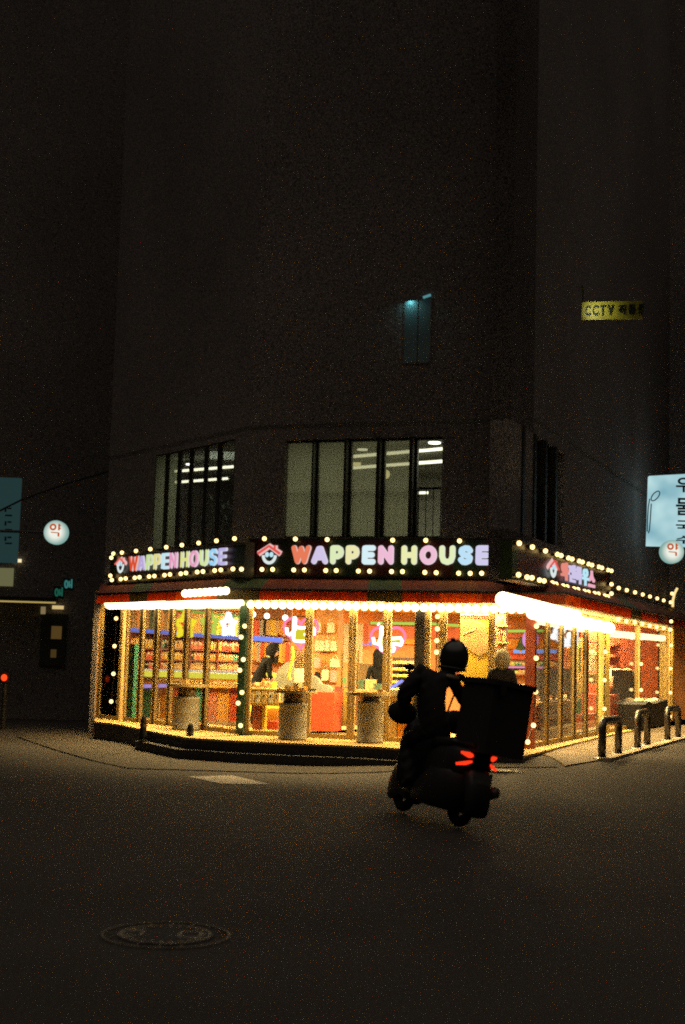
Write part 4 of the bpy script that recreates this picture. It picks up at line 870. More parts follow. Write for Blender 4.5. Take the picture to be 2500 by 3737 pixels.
t_ = neon_outline(RF, [(2024,2322),(2034,2304),(2052,2300),(2058,2282),(2076,2274),(2094,2282),(2098,2304),(2096,2344),(2060,2346),(2046,2332)], -.3, (.95,.97,1), 2.2, .075, 'neon_cloud', 'white cloud shaped neon behind the right glass')
obj('dot', MB().ball(RF.P(*RF.sz(2082,2320,-.3),-.3), .07, 8, 6), em('neon_white', (1,.98,.86), 3.2), t_)
# spot lamps on the rail
for i, (x, y) in enumerate(((924,2242),(974,2248),(1041,2254))):
    q = FF.P(*FF.sz(x,y,-2),-2); t_ = thing('spot_lamp', ['spot lamp nearest the green post','middle of the three spot lamps right of the green post','spot lamp just left of the first heart neon'][i], 'lamp', tuple(q), 'spot lamps under the ceiling')
    obj('lens', MB().ball(q, .05, 10, 6), em('spot_lens', (1,.93,.75), 4), t_, True); obj('stem', MB().tube([q, (q[0],q[1],2.66)], .012, 6), DARKM, t_)
q = BW.P(*BW.sz(1619,2278,2),2); t_ = thing('spot_lamp', 'spot lamp glowing above the rider helmet', 'lamp', tuple(q), 'spot lamps under the ceiling')
obj('lens', MB().ball(q, .06, 10, 6), em('spot_lens', (1,.93,.75), 4), t_, True); obj('stem', MB().tube([q, (q[0],q[1],2.66)], .012, 6), DARKM, t_)
# ------------------------------------------------------------------ drum tables on the platform
DRUM = mat('drum_metal', (.40,.37,.27), .5, .05, .12, 6, spec=.3)
def drum_table(xc, yb, wpx, y_neck, y_top, x0, x1, label, goods):
    p = atz(xc, yb, FL); d = p[1]; sc = d/F; r = wpx/2*sc; zn = atd(xc,y_neck,d)[2]; zt = atd(xc,y_top,d)[2]
    t_ = thing('drum_table', label, 'table', tuple(p), 'drum tables on the shop platform')
    obj('drum', MB().lathe((p[0],p[1],FL+.001), [(r,0),(r,.03),(r*.985,.035),(r*.985,(zn-FL)*.5),(r,(zn-FL)*.5+.015),(r*.985,(zn-FL)*.5+.03),(r*.985,zn-FL-.04),(r,zn-FL-.035),(r,zn-FL)], 40), DRUM, t_, True)
    obj('neck', MB().lathe((p[0],p[1],zn), [(r*.68,0),(r*.66,zt-zn)], 32), mat('drum_dark', (.20,.16,.10), .5, .2), t_, True)
    cx = (x0+x1)/2; tw = (x1-x0)/2*sc; c = atd(cx,y_top,d)
    obj('tray', MB().lathe((c[0],c[1],zt), [(tw,0),(tw,.045),(tw*.97,.045),(tw*.97,.02),(.01,.02)], 40), mat('tray_cream', (.55,.42,.20), .6, spec=.2), t_)
    for k, (dx, h, key) in enumerate(goods):
        packet(FF, FF.sz(cx+dx, y_top-8, 0)[0]*0+ (np.array([c[0]+dx*sc,c[1]])-FF.a)@FF.u, zt+.022, (np.array([c[0]+dx*sc,c[1]-.02])-FF.a)@FF.n, .09, h, .12, key, '%s goods lying on the %s' % (key, label.split(' with')[0]), 'goods on the drum tables')
drum_table(677, 2663, 98, 2543, 2506, 612, 752, 'leftmost drum table with round tray beside the left glass', [(-30,.03,'tan'),(-4,.10,'cream'),(25,.05,'yellow'),(48,.04,'cream')])
drum_table(1066, 2699, 104, 2565, 2529, 998, 1158, 'middle drum table with round tray before the brown mullion', [(-50,.05,'cream'),(-22,.09,'tan'),(8,.12,'cream'),(30,.07,'orange'),(62,.05,'dark')])
drum_table(1349, 2711, 96, 2560, 2538, 1262, 1417, 'rightmost drum table with round tray before the double doors', [(52,.07,'cream')])
one('notice_card', MB().fbox(FF, *[FF.sz(x,2560,.16)[0] for x in (1378,1391)], FF.sz(1384,2580,.16)[1], FF.sz(1384,2546,.16)[1], .15,.156), PALE, 'small pale card on the rightmost drum table neck', 'card')
# ------------------------------------------------------------------ street furniture
def post(x, y, yt, label):
    p = atz(x, y, .15); z0 = .15; h = atd(x,yt,p[1])[2]-z0
    t_ = thing('rubber_bollard', label, 'bollard', (p[0],p[1],z0), 'rubber bollards before the shop step')
    obj('post', MB().lathe((p[0],p[1],z0), [(.062,0.02),(.058,.10),(.05,h*.75),(.04,h-.02),(.02,h)], 20), RUBBER, t_, True); obj('base', MB().lathe((p[0],p[1],z0), [(.085,0),(.085,.015),(.07,.03)], 20), RUBBER, t_)
    obj('band', MB().lathe((p[0],p[1],z0+h*.55), [(.0575,0),(.0555,.05)], 20), mat('dull_band', (.04,.035,.03), .5), t_)
post(692, 2726, 2641, 'rubber bollard right before the leftmost drum table'); post(521, 2706, 2612, 'rubber bollard nearest the left end of the shop step')
STEEL = mat('rack_steel', (.12,.11,.10), .32, .8)
for (xa,ya),(xb,yb),yt,lab in (((2197,2768),(2273,2750),2632,'nearest of the three bent steel guard hoops on the brick pavement'),((2327,2733),(2389,2712),2604,'middle of the three bent steel guard hoops on the brick pavement'),((2436,2702),(2489,2690),2588,'farthest bent steel guard hoop at the picture edge')):
    a, b = atz(xa,ya,.29), atz(xb,yb,.29); h = atd(xa,yt,a[1])[2]; v = (b-a); L = np.linalg.norm(v); v = v/L; r_ = .11
    if L > 1.0: b = a+v*1.0
    arc = lambda c, s0, s1: [c+v*(-r_*math.cos(q))*1+np.array([0,0,r_*math.sin(q)]) for q in np.linspace(s0,s1,6)]
    path = [a]+arc(a+v*r_+np.array([0,0,h-.29-r_]),0,math.pi/2)+arc(b-v*r_+np.array([0,0,h-.29-r_]),math.pi/2,math.pi)+[b]
    t_ = thing('guard_hoop', lab, 'guard rail', tuple((a+b)/2), 'steel guard hoops along the kerb')
    obj('hoop', MB().tube(path, .055, 14), STEEL, t_, True)
    for q in (a, b): obj('foot_plate', MB().lathe((q[0],q[1],q[2]-.02), [(.13,0),(.13,.025),(.08,.04)], 18), STEEL, t_)
def manhole(x, y, r, label, mt, mt2):
    p = atz(x, y, 0); z = gz(p[0],p[1]); t_ = thing('manhole_cover', label, 'manhole cover', (p[0],p[1],z), 'manhole covers in the road')
    def ring(r0, r1, h, seg=48, a0=0, a1=2*math.pi):
        b = MB(); vs = []
        for rr, zz_ in ((r0,0.002),(r0,h),(r1,h),(r1,0.002)):
            for j in range(seg+1): a = a0+(a1-a0)*j/seg; vs.append((p[0]+rr*math.cos(a), p[1]+rr*math.sin(a), z+zz_))
        n = seg+1; return b.add(vs, [(i*n+j, i*n+j+1, (i+1)*n+j+1, (i+1)*n+j) for i in range(3) for j in range(seg)])
    obj('outer_ring', ring(r*.96, r, .008), mt, t_); 
    lid = MB().lathe((p[0],p[1],z+.001), [(r*.75,0),(r*.75,.005)], 40); obj('lid', lid, mt2, t_)
    m_ = ring(r*.66, r*.72, .010); 
    for k in range(24):
        a = 2*math.pi*k/24; m_.box((p[0]+r*.58*math.cos(a), p[1]+r*.58*math.sin(a), z+.007), (.05*r/.37,.018,.006), a)
    for sx_ in (-.22, .12):
        for dx, dy, l, q in ((0,.08,.13,0),(0,-.08,.13,0),(-.06,0,.13,1.57),(.06,0,.13,1.57)): m_.box((p[0]+(sx_+dx)*r/.37+.02, p[1]+dy*r/.37, z+.0072), (l*r/.37,.025,.006), q)
    for k in range(16): a = 2*math.pi*k/16; m_.box((p[0]+r*.86*math.cos(a), p[1]+r*.86*math.sin(a), z+.003), (.03,.012,.005), a)
    o_ = obj('raised_pattern', m_, mt, t_); o_['kind'] = 'stuff'
IRON = mat('worn_iron', (.15,.13,.09), .6, .2, .7, 9); IRON2 = mat('dark_iron', (.030,.027,.024), .9, 0, .3, 30)
manhole(606, 3414, .365, 'large round manhole cover with raised pattern in the near road', IRON, IRON2)
manhole(1838, 2857, .30, 'small pale manhole cover in the road behind the scooter', mat('pale_iron', (.36,.31,.2), .6), mat('pale_iron2', (.28,.24,.16), .7))
# ------------------------------------------------------------------ neighbours, far signs
lbw = Face((-16,30.4), (-5.0,31.3))
nb = thing('neighbour_building', 'dark building with a lit eave on the left side of the side street', 'building', tuple(lbw.P(5,0,-2)))
obj('wall', MB().fbox(lbw, 0, lbw.L, 0, 32, -8, 0), WALL, nb)
a, z = lbw.sz(0,2197,.4); b = lbw.sz(205,2196,.4)[0]
obj('canopy', MB().fbox(lbw, a-3, b, z+.05, z+.13, .0, .5), DARKM, nb); obj('eave_light', MB().fbox(lbw, a-3, b, z, z+.035, .45, .49), em('eave_glow', (1,.72,.22), .42), nb)
def lpan(x0,y0,x1,y1,o,th,mt,nm,par=nb): return obj(nm, fb(lbw,x0,y0,x1,y1,o,th), mt, par)
w = lpan(142,2240,245,2430,.05,.06,mat('shop_window_dark', (.05,.055,.045), .3),'window'); 
obj('poster', fb(lbw, 186,2285,226,2332,.07,.01), em('poster_glow', (.13,.075,.02), .6), w); obj('poster', fb(lbw, 184,2370,206,2400,.07,.01), em('poster_glow2', (.09,.055,.015), .6), w)  # posters given a glow of their own for the light on them
obj('lamp', fb(lbw, 190,2210,232,2223,.12,.05), em('shop_lamp_cream', (.85,.62,.28), .75), w); obj('notice', fb(lbw, 148,2214,167,2241,.07,.01), em('notice_glow', (.35,.26,.12), .6), w)
obj('upper_window', fb(lbw, -60,2072,50,2138,.05,.05), em('upper_window_glow', (.17,.165,.075), .75), nb)
obj('wall_lamp', fb(lbw, 60,2040,78,2052,.1,.05), em('wall_lamp_glow', (1,.85,.5), 1), nb)
# teal banner sign
SG = Face((-7.9,28.3), (-6.9,28.35))
ts = thing('banner_sign', 'dim teal vertical light box at the left picture edge', 'sign', tuple(SG.P(*SG.sz(20,2050,0),0)))
tb_ = fb(SG, -60,1742,76,2052,0,.16); obj('box', tb_, em('teal_box', (.020,.048,.048), .75), ts)
for k, (y, ch) in enumerate(((1846,'리'),(1880,'오'),(1914,'ㅋ'),(1948,'ㅓ'),(1980,'피'))): pass
for k, y in enumerate((1852,1878,1902,1930,1958,1980)):
    obj('glyph', (fb(SG, 18,y,44,y+6,.012,.01) if k % 2 else fb(SG, 16,y,24,y+16,.012,.01, fb(SG, 27,y,42,y+6,.012,.01))), mat('glyph_dark', (.01,.03,.03), .6), ts)
cbl = thing('overhead_cable', 'thick dark overhead cable crossing the teal light box', 'cable', tuple(atd(0,1858,24)))
obj('strand', MB().tube([atd(-200,1960,24), atd(0,1864,24), atd(75,1826,24.2), atd(240,1766,25.2), atd(392,1722,26.2)], .018, 6), RUBBER, cbl)
def round_sign(xc, yc, rpx, d, label, wall_x):
    c = atd(xc,yc,d); r = rpx*d/F; f = Face((c[0]-1,d),(c[0]+1,d)); t_ = thing('pharmacy_sign', label, 'sign', tuple(c), 'round pharmacy signs')
    b = MB(); vs = []; N = 36
    for rr, y in ((r*.96,.2),(r,.17),(r,.03),(r*.97,.0)):
        for j in range(N): vs.append((c[0]+rr*math.cos(2*math.pi*j/N), c[1]+y, c[2]+rr*math.sin(2*math.pi*j/N)))
    b.add(vs, [(i*N+j, (i+1)*N+j, (i+1)*N+(j+1)%N, i*N+(j+1)%N) for i in range(3) for j in range(N)]+[tuple(range(N)), tuple(range(4*N-1,3*N-1,-1))])
    m_ = bpy.data.materials.new('round_light_box'); m_.use_nodes = True; m_.cycles.emission_sampling = 'NONE'; t = m_.node_tree; t.nodes.clear(); e = t.nodes.new('ShaderNodeEmission'); o = t.nodes.new('ShaderNodeOutputMaterial'); co = t.nodes.new('ShaderNodeTexCoord'); ln = t.nodes.new('ShaderNodeVectorMath'); ln.operation = 'LENGTH'
    rm = t.nodes.new('ShaderNodeValToRGB'); dv = t.nodes.new('ShaderNodeMath'); dv.operation = 'DIVIDE'; dv.inputs[1].default_value = r
    t.links.new(co.outputs['Object'], ln.inputs[0]); t.links.new(ln.outputs['Value'], dv.inputs[0]); t.links.new(dv.outputs[0], rm.inputs[0])
    rm.color_ramp.elements[0].position = .45; rm.color_ramp.elements[0].color = (.86,.88,.78,1); rm.color_ramp.elements[1].position = 1.0; rm.color_ramp.elements[1].color = (.22,.40,.36,1)
    t.links.new(rm.outputs[0], e.inputs[0]); t.links.new(e.outputs[0], o.inputs[0]); obj('light_box', b, m_, t_)
    k = r*1.0; rd = em('pharmacy_red', (.62,.11,.02), .8); P = lambda x, z: np.array([c[0]+x*r, c[1]-.012, c[2]+z*r]); w = .075*r
    obj('glyph', MB().tube([P(-.20+.21*math.cos(a), .42+.21*math.sin(a)) for a in np.linspace(0,2*math.pi,25)[:-1]], w, 8, closed=True, flat=(0,1,0)), rd, t_)
    obj('glyph', MB().tube([P(.30,.70),P(.30,.16)], w, 8, flat=(0,1,0)).tube([P(.30,.55),P(.45,.55)], w*.6, 8, flat=(0,1,0)).tube([P(.30,.32),P(.45,.32)], w*.6, 8, flat=(0,1,0)), rd, t_)
    obj('glyph', MB().tube([P(-.36,-.02),P(.30,-.06)], w*.5, 8, flat=(0,1,0)).tube([P(.28,-.06),P(.28,-.36)], w, 8, flat=(0,1,0)), rd, t_)
    obj('bracket', MB().tube([(c[0],c[1]+.1,c[2]-r*0), (wall_x,c[1]+.1,c[2])], .03, 6) if True else 0, DARKM, t_)
round_sign(202, 1942, 44, 27, 'round lit pharmacy sign glowing over the left side street', -9.0)
rbw = Face((9.6,33.0),(16,40)); rb_ = thing('neighbour_building', 'dark building carrying the pale light box on the right', 'building', tuple(rbw.P(3,0,-2)))
obj('wall', MB().prism([(9.2,36),(9.9,29.5),(20,28),(24,44)], 0, 14), WALL, rb_)
round_sign(2455, 2013, 43, 27.2, 'round lit pharmacy sign below the pale light box on the right', 10.5)
LB = Face((5.0,28.0),(8.0,27.75))
lb_ = thing('light_box_sign', 'pale blue vertical light box with a spoon drawing at the right picture edge', 'sign', tuple(LB.P(*LB.sz(2450,1990,0),0)))
m_ = bpy.data.materials.new('pale_light_box'); m_.use_nodes = True; m_.cycles.emission_sampling = 'NONE'; t = m_.node_tree; t.nodes.clear(); e = t.nodes.new('ShaderNodeEmission'); o = t.nodes.new('ShaderNodeOutputMaterial'); co = t.nodes.new('ShaderNodeTexCoord'); no = t.nodes.new('ShaderNodeTexNoise'); no.inputs['Scale'].default_value = 1.3; rm = t.nodes.new('ShaderNodeValToRGB')
t.links.new(co.outputs['Object'], no.inputs[0]); t.links.new(no.outputs['Fac'], rm.inputs[0]); rm.color_ramp.elements[0].position = .3; rm.color_ramp.elements[0].color = (.20,.42,.50,1); rm.color_ramp.elements[1].position = .6; rm.color_ramp.elements[1].color = (.50,.74,.76,1)
t.links.new(rm.outputs[0], e.inputs[0]); t.links.new(e.outputs[0], o.inputs[0])
lp = [LB.sz(x,y,0) for x,y in ((2361,1991),(2369,1737),(2640,1722),(2640,1998))]
obj('box', MB().plate([LB.P(s,z,0) for s,z in lp][::-1], tuple(-.18*np.array([LB.n[0],LB.n[1],0]))), m_, lb_)
dk_ = mat('sign_ink', (.006,.02,.02), .6); nn = np.array([LB.n[0],LB.n[1],0]); Q = lambda x, y: LB.P(*LB.sz(x,y,.012),.012)
obj('spoon_drawing', MB().tube([Q(2376+20*math.cos(a)*.72+13*math.sin(a)*.5+16, 1810-20*1.1*math.cos(a)*.72+8*math.sin(a)) for a in np.linspace(0,2*math.pi,21)[:-1]], .011, 6, closed=True, flat=nn).tube([Q(2377,1838),Q(2373,1900),Q(2370,1935),Q(2366,1946)], .011, 6, flat=nn).tube([Q(2371,1820),Q(2366,1850),Q(2363,1900),Q(2362,1940)], .011, 6, flat=nn), dk_, lb_)
for k, (ch, y0, y1) in enumerate((('우',1738,1802),('물',1812,1886),('국',1894,1946),('수',1950,1990))):
    zb, zt = LB.sz(2500,y1,.012)[1], LB.sz(2500,y0,.012)[1]; hangul(LB, .012, ch, (LB.sz(2467,1850,.012)[0], LB.sz(2524,1850,.012)[0], zb+.03, zt-.03), dk_, lb_, 'glyph', .02)
obj('bracket', MB().tube([LB.P(LB.sz(2560,1800,0)[0],4.6,-.1), (12,29.5,4.6)], .04, 6), DARKM, lb_)
# CCTV sign on a pole, lit from its left end
CF = Face((3.4,22.0),(5.4,21.6))
cs_ = thing('camera_sign', 'yellow sign reading CCTV lit from its left end', 'sign', tuple(CF.P(*CF.sz(2225,1172,0),0)))
s0, zb = CF.sz(2122,1168,0); s1, zt = CF.sz(2345,1110,0); zt = CF.sz(2122,1102,0)[1]
obj('panel', MB().fbox(CF, s0, s1, zb, zt, -.04, 0), mat('sign_yellow', (.42,.40,.035), .5), cs_)
tx = CF.sz(2136,1140,0)[0]; ch_ = (zt-zb)
for k, (ch, w_) in enumerate((('C',.30),('C',.30),('T',.30),('V',.32),('작',.42),('동',.42),('중',.42))):
    hangul(CF, .006, ch, (tx, tx+ch_*w_*1.0, zb+ch_*.24, zb+ch_*.80), mat('sign_ink', (.006,.02,.02), .6), cs_, 'glyph', .03); tx += ch_*(w_+.09)+(ch_*.18 if k == 3 else 0)
q = CF.P(s0+.12, (zb+zt)/2+.05, .42); sl = bpy.data.lights.new('sign_lamp', 'SPOT'); sl.energy = 7; sl.color = (1,.95,.6); sl.spot_size = R(88); sl.spot_blend = 1; sl.shadow_soft_size = .04
so = bpy.data.objects.new('sign_lamp', sl); C.objects.link(so); so.location = [float(c) for c in q]; dv = CF.P(s0+.28, (zb+zt)/2, 0)-q; so.rotation_euler = Vector([float(c) for c in dv]).to_track_quat('-Z','Y').to_euler()
obj('lamp_arm', MB().tube([CF.P(s0+.02,zt+.02,-.02), CF.P(s0+.02,zt+.14,.2), CF.P(s0+.02,zt+.12,.5)], .012, 6), DARKM, cs_)
obj('bracket', MB().tube([CF.P(s0+.6,zb+.2,-.04), CF.P(s0+.6,zb+.2,-1.0)], .03, 6), DARKM, cs_)
for x, y, nm, lab in ((250,2130,(.04,.20,.18),'small teal lit lettering on the dark corner left of the shop'),(215,2160,(.012,.11,.07),'small green lit lettering beside the teal lettering')):
    f_ = Face((-6.6,29.5),(-5.6,30.6)); t_ = thing('small_sign', lab, 'sign', tuple(f_.P(*f_.sz(x,y+20,0),0)), 'small lit signs left of the shop'); pts = lambda L: [f_.P(*f_.sz(x+a,y+b,0),0) for a,b in L]
    b = MB().tube(pts([(-8+5*math.cos(q), 2+13*math.sin(q)) for q in np.linspace(0,6.28,14)]), .018, 6).tube(pts([(3,-10),(3,14)]), .018, 6).tube(pts([(3,4),(9,6)]), .018, 6).tube(pts([(12,-16),(11,16)]), .018, 6)
    obj('glyph', b, em('teal_glyph_%.2f' % nm[0], nm, .8), t_); obj('backing', fb(f_, x-18,y-20,x+20,y+24,-.06,.03), DARKM, t_)
tl = thing('tail_lamp', 'small red lamp glowing far down the left side street', 'lamp', tuple(atd(15,2473,27))); q = atd(15,2473,27)
obj('lens', MB().ball(q, .06, 12, 8, 0, (1,.6,1.1)), em('red_lamp', (1,.06,.01), 1.6), tl, True); obj('body', MB().box((q[0],q[1]+.12,q[2]), (.18,.12,.2)), DARKM, tl)
obj('pole', MB().tube([(q[0],q[1]+.12,q[2]-.1),(q[0],q[1]+.12,0)], .05, 8), DARKM, tl)
# ------------------------------------------------------------------ people and the scooter
def skin_mesh(name, nodes, edges, root, sub=2):
    me = bpy.data.meshes.new(name); keys = list(nodes); ix = {k: i for i, k in enumerate(keys)}
    me.from_pydata([tuple(nodes[k][0]) for k in keys], [(ix[a], ix[b]) for a, b in edges], [])
    ob = bpy.data.objects.new('tmp', me); C.objects.link(ob); ob.modifiers.new('s', 'SKIN'); sb = ob.modifiers.new('u', 'SUBSURF'); sb.levels = sub; sb.render_levels = sub
    for k in keys:
        r = nodes[k][1]; sv = me.skin_vertices[0].data[ix[k]]; sv.radius = r if hasattr(r, '__len__') else (r, r); sv.use_root = (k == root)
    bpy.context.view_layer.update(); dg = bpy.context.evaluated_depsgraph_get(); ev = ob.evaluated_get(dg); m2 = bpy.data.meshes.new_from_object(ev)
    V = [tuple(v.co) for v in m2.vertices]; fs = [tuple(p.vertices) for p in m2.polygons]; bpy.data.objects.remove(ob); b = MB(); b.add(V, fs); return b
def hand_nodes(nd, ed, wrist, pre, wp, dirv, side, curl=.5):
    d = np.array(dirv, float); d /= np.linalg.norm(d); s = np.array(side, float); s /= np.linalg.norm(s); dn = np.cross(d, s); 
    nd[pre+'palm'] = (np.array(wp)+d*.05, (.034,.018)); ed.append((wrist, pre+'palm'))
    for i, (off_, L) in enumerate(((-.03,.07),(-.01,.08),(.012,.075),(.03,.06))):
        b0 = np.array(wp)+d*.085+s*off_; b1 = b0+(d*math.cos(curl*.6)+dn*math.sin(curl*.6))*L*.55; b2 = b1+(d*math.cos(curl*1.6)+dn*math.sin(curl*1.6))*L*.5
        for j, q in enumerate((b0,b1,b2)): nd['%sf%d%d' % (pre,i,j)] = (q, (.009,.009))
        ed += [(pre+'palm','%sf%d0' % (pre,i)), ('%sf%d0' % (pre,i),'%sf%d1' % (pre,i)), ('%sf%d1' % (pre,i),'%sf%d2' % (pre,i))]
    b0 = np.array(wp)+d*.04-s*.04; b1 = b0+(d*.6-s*.5+dn*.3)*.05; nd[pre+'t0'] = (b0,(.011,.011)); nd[pre+'t1'] = (b1,(.009,.009)); ed += [(pre+'palm',pre+'t0'),(pre+'t0',pre+'t1')]
def body(J, girth=1.0, curl=.5):
    g_ = girth; nd = {'pelvis': (J['pelvis'], (.16*g_,.12*g_)), 'belly': ((np.array(J['pelvis'])*.55+np.array(J['chest'])*.45), (.15*g_,.115*g_)), 'chest': (J['chest'], (.175*g_,.125*g_)), 'neck': (J['neck'], (.06,.06)),
          'skull': (np.array(J['head'])*.6+np.array(J['neck'])*.4, (.075,.08)), 'head': (J['head'], (.085,.10)), 'crown': (np.array(J['head'])+np.array([0,0,.085]), (.06,.07)), 'nose': (np.array(J['head'])+np.array(J['look'])*.105+np.array([0,0,-.01]), (.016,.016))}
    ed = [('pelvis','belly'),('belly','chest'),('chest','neck'),('neck','skull'),('skull','head'),('head','crown'),('head','nose')]
    for sd in 'lr':
        nd['sh'+sd] = (J['sh'+sd], (.075*g_,.075*g_)); nd['el'+sd] = (J['el'+sd], (.052*g_,.052*g_)); nd['wr'+sd] = (J['wr'+sd], (.034,.034)); ed += [('chest','sh'+sd),('sh'+sd,'el'+sd),('el'+sd,'wr'+sd)]
        w, e = np.array(J['wr'+sd]), np.array(J['el'+sd]); dv = w-e; sdv = np.cross(dv, [0,0,1.]) if abs(dv[2]) < .9*np.linalg.norm(dv) else np.array([0,1.,0]); hand_nodes(nd, ed, 'wr'+sd, 'h'+sd, w, dv, sdv, curl)
        nd['hp'+sd] = (J['hp'+sd], (.10*g_,.10*g_)); nd['kn'+sd] = (J['kn'+sd], (.066*g_,.066*g_)); nd['an'+sd] = (J['an'+sd], (.045,.045)); nd['to'+sd] = (J['to'+sd], (.045,.035))
        ed += [('pelvis','hp'+sd),('hp'+sd,'kn'+sd),('kn'+sd,'an'+sd),('an'+sd,'to'+sd)]
    return nd, ed
def xf(nd, f): return {k: (f(v[0]), v[1]) for k, v in nd.items()}
SKIN = mat('skin', (.45,.27,.17), .55)
# scooter frame: x forward, y left, z up; yawed left, leaning right into the turn
BX, BY, YAW, LEAN = .95, 13.9, R(22), R(9)
fwd = np.array([-math.sin(YAW), math.cos(YAW), 0]); lft = np.array([-math.cos(YAW), -math.sin(YAW), 0]); upv = np.array([0,0,1.])
lft2 = lft*math.cos(LEAN)+upv*math.sin(LEAN); up2 = upv*math.cos(LEAN)-lft*math.sin(LEAN); B0 = np.array([BX, BY, .012])
L3 = lambda p: B0+fwd*p[0]+lft2*p[1]+up2*p[2]
def LM_(b): b.v = [tuple(L3(v)) for v in b.v]; return b
sc = thing('delivery_scooter', 'dark delivery scooter with a big black box and red tail lamps, leaning right', 'scooter', tuple(B0))
PLAST = mat('black_plastic', (.018,.017,.017), .45); BOXM = mat('box_black', (.014,.013,.013), .7, 0, .2, 20)
def wheel(x, nm):
    b = MB(); n, k = 36, 10; vs = []
    for i in range(n):
        a = 2*math.pi*i/n
        for j in range(k):
            c = 2*math.pi*j/k; rr = .205+.05*math.cos(c); vs.append((x+rr*math.cos(a), .05*math.sin(c), .255+rr*math.sin(a)))
    b.add(vs, [(i*k+j, i*k+(j+1)%k, ((i+1)%n)*k+(j+1)%k, ((i+1)%n)*k+j) for i in range(n) for j in range(k)])
    w = obj('wheel', LM_(b), RUBBER, sc, True); r_ = MB()
    for i in range(5):
        a = 2*math.pi*i/5; r_.tube([(x,0,.255),(x+.17*math.cos(a),0,.255+.17*math.sin(a))], .018, 6)
    r_.tube([(x,-.07,.255),(x,.07,.255)], .04, 12); r_.tube([(x+.165*math.cos(a),0,.255+.165*math.sin(a)) for a in np.linspace(0,2*math.pi,25)[:-1]], .02, 6, closed=True)
    obj('rim', LM_(r_), mat('wheel_rim', (.03,.03,.03), .5, .5), w)
wheel(-.62, 'rear'); wheel(.66, 'front')
def loft(secs):                                   # sections (x, halfwidth, z0, z1)
    b = MB(); n = 14; vs = []
    for x, hw, z0, z1 in secs:
        for j in range(n):
            a = 2*math.pi*j/n; ca, sa = math.cos(a), math.sin(a); vs.append((x, hw*math.copysign(abs(ca)**.6, ca), (z0+z1)/2+(z1-z0)/2*math.copysign(abs(sa)**.6, sa)))
    b.add(vs, [(i*n+j, i*n+(j+1)%n, (i+1)*n+(j+1)%n, (i+1)*n+j) for i in range(len(secs)-1) for j in range(n)]+[tuple(range(n-1,-1,-1)), tuple(range((len(secs)-1)*n, len(secs)*n))]); return LM_(b)
obj('rear_body', loft([(-.93,.06,.62,.72),(-.86,.14,.52,.76),(-.6,.19,.40,.78),(-.25,.18,.28,.76),(0,.15,.22,.70),(.06,.10,.22,.5)]), PLAST, sc, True)
obj('side_skirt', loft([(-.80,.10,.30,.55),(-.62,.215,.13,.58),(-.2,.23,.13,.56),(.12,.20,.14,.34),(.2,.16,.16,.28)]), PLAST, sc, True)
obj('floorboard', loft([(.0,.17,.20,.28),(.38,.17,.20,.28)]), PLAST, sc, True)
obj('leg_shield', loft([(.34,.20,.24,.34),(.40,.26,.24,.72),(.47,.23,.30,.98),(.56,.12,.5,1.02),(.62,.05,.55,.85)]), PLAST, sc, True)
obj('seat', loft([(-.62,.12,.75,.80),(-.5,.16,.74,.84),(-.1,.15,.70,.82),(.05,.09,.68,.78)]), mat('seat_vinyl', (.015,.015,.015), .5), sc, True)
obj('rear_fender', loft([(-.98,.11,.12,.42),(-.92,.13,.16,.56),(-.8,.12,.40,.60)]), PLAST, sc, True)
obj('front_fender', loft([(.36,.08,.10,.40),(.5,.10,.12,.52),(.66,.105,.16,.57),(.82,.10,.12,.50),(.93,.08,.10,.36)]), PLAST, sc, True)
obj('fork', LM_(MB().tube([(.46,0,1.0),(.66,.08,.255)], .03, 8).tube([(.46,0,1.0),(.66,-.08,.255)], .03, 8)), DARKM, sc)
obj('exhaust', LM_(MB().tube([(-.15,-.16,.24),(-.4,-.2,.26),(-.45,-.21,.28),(-.85,-.22,.38)], [.025,.03,.06,.055], 10)), mat('exhaust_metal', (.18,.17,.16), .4, .8), sc, True)
obj('handlebar', LM_(MB().tube([(.36,.29,.99),(.44,.17,1.04),(.46,0,1.03),(.44,-.17,1.04),(.36,-.29,.99)], .018, 8)), DARKM, sc)
for sg in (1, -1):
    mr_ = obj('mirror', LM_(MB().ball((.40,sg*.30,1.47), .06, 12, 8, 0, (.3,1,.6))), PLAST, sc, True)
    obj('stalk', LM_(MB().tube([(.43,sg*.22,1.06),(.42,sg*.27,1.3),(.40,sg*.30,1.44)], .011, 6)), DARKM, mr_)
for sg in (1,-1): obj('hand_muff', LM_(MB().ball((.37,sg*.31,1.0), .13, 16, 10, 0, (1.25,1.15,.95))), mat('muff_cloth', (.016,.015,.015), .9), sc, True)
hl = obj('headlight', LM_(MB().ball((.60,0,.88), .085, 12, 8, 0, (.5,1.2,.8))), mat('lamp_lens', (.5,.5,.48), .1), sc, True)
# tail lamps: two lit pairs of slanting bars
TLM = em('tail_red', (1,.035,.008), 1.5)
for sg in (1, -1):
    obj('tail_lamp', LM_(MB().tube([(-.885,sg*.035,.675),(-.87,sg*.13,.685),(-.82,sg*.19,.70)], [.020,.026,.010], 8).tube([(-.885,sg*.09,.63),(-.86,sg*.15,.605),(-.80,sg*.215,.585)], [.014,.018,.012], 8)), TLM, sc, True)
pl_ = LM_(MB().box((-.965,0,.48), (.01,.20,.12))); obj('number_plate', pl_, mat('plate_dirty', (.10,.10,.09), .6), sc)
